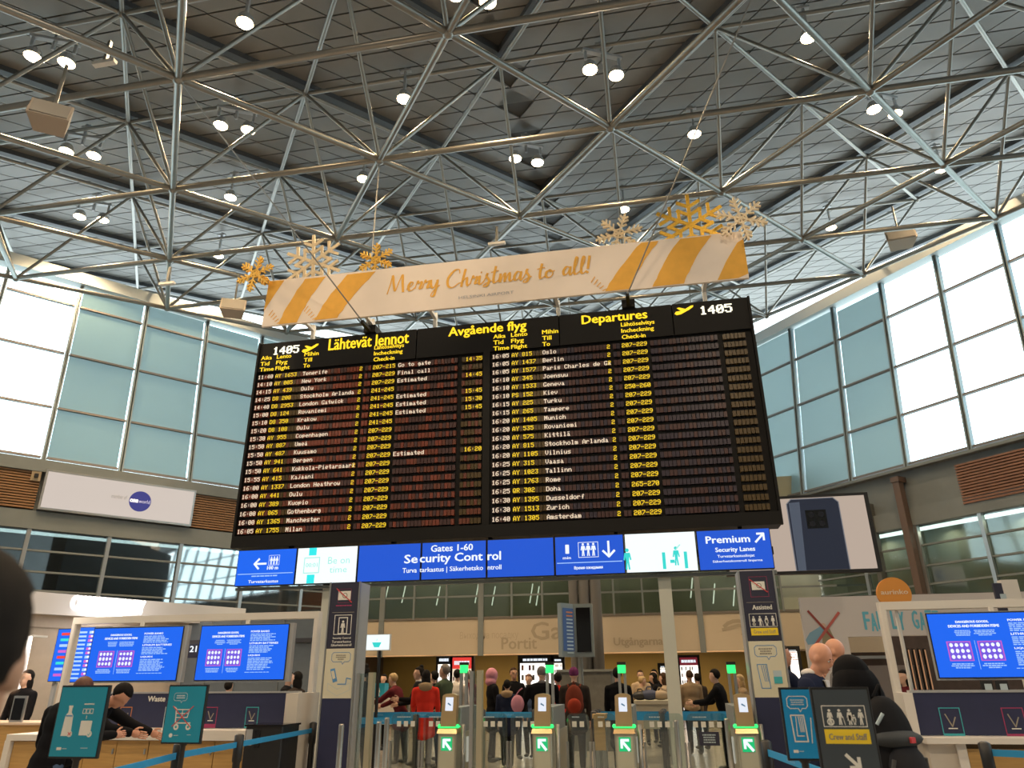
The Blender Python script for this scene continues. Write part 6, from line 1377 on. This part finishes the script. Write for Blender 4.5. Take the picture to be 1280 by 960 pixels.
b = MB(); b.path([Wd @ (U @ Vector(q)) for q in ((-.06, .10, .50), (-.01, .150, .22), (.01, .150, .22), (.06, .10, .50))], .006, 6); b.build('lanyard', CBK, t0)
# --- dark figure with backpack in front of them
PH = stand(1062, 814, 5.3, 32, 'figure in a big black hooded coat seen from behind, carrying a black backpack', CBK, CBK, CBK, 'hood', coat=.4, wide=1.18, vox=.018, head=(12, 0), h=1.605, cape=True)
tb, c, M3 = backpack(PH, 1.7, 'black backpack with a grey band and small red badge on the hooded figure', cloth('pack_black', (.016, .016, .018)), cloth('pack_dark', (.03, .03, .034)), sc=1.15)
b = MB(); b.ell(c+M3 @ Vector((0, -.04, .05)), (.186, .130, .055), 18, 8, M3); b.build('grey_band', cloth('pack_grey', (.055, .06, .065)), tb, True)
b = MB(); b.box(-.016, -.182, .035, .016, -.168, .065, Matrix.Translation(c) @ M3.to_4x4()); b.build('red_badge', PRR, tb)
for s in (-1, 1): b = MB(); b.path([c+M3 @ Vector((s*.12, -.13, -.05)), c+M3 @ Vector((s*.15, -.10, -.22))], .012); b.build('side_strap', cloth('strap_grey', (.09, .09, .09)), tb)
b = MB(); b.path([c+M3 @ Vector((-.10, -.09, .19)), c+M3 @ Vector((-.13, -.06, .13))], .010); b.build('reflective_tab', PRP, tb)
stand(1128, 838, 13.3, 120, 'dark haired woman in maroon behind the right portal leg', CMR, CBK, HB, 'long')
# --- left side
stand(36, 838, 10.4, 175, 'clerk with long dark hair behind the exchange desk on the left', CBK, CBK, HB, 'long', face=True, vox=.018)
q = PY(62, 935, 6.2)
person('person with auburn hair in a black jacket and jeans, back turned, at the left desk', q.x, 6.2, 1.60, -8, CBK, CJE, HAU, 'short', lean=14, head=(25, 10), vox=.018, arms=((6, 20, 16), (40, 50, 8)), wide=1.05, legs=((6, 4), (-6, 6)), skin=SK2)
q = PY(84, 900, 7.1)
person('person in black bending over the left counter, reaching right behind the teal bottle poster', q.x, 7.1, 1.72, -78, CBK, CBK, HB, 'short', lean=42, head=(30, 0), vox=.018, arms=((60, 10, 5), (55, 25, 5)), wide=1.1, skin=SK2)
stand(372, 838, 12.7, 80, 'dark haired person seen right of the left blue screens, under the portal', CBN, CBK, HB, 'long', h=1.66)
stand(361, 840, 13.2, -80, 'person with dark hair facing right, just behind the other under the portal', CBK, CBK, HB, 'short', h=1.68)
stand(287, 851, 12.9, 0, 'dark haired person mostly hidden under the second blue screen', CBK, CBK, HB, 'short')
# --- the head right beside the viewer
p = EYE+ray(-40, 708)*.80
FG = person('dark head very close to the camera at the left edge', p.x, p.y, p.z+.012, 25, CBK, CBK, HB, 'short', skin=SK3, vox=.012, face=True)
cam.data.dof.use_dof = True; cam.data.dof.focus_distance = 12.0; cam.data.dof.aperture_fstop = 3.2
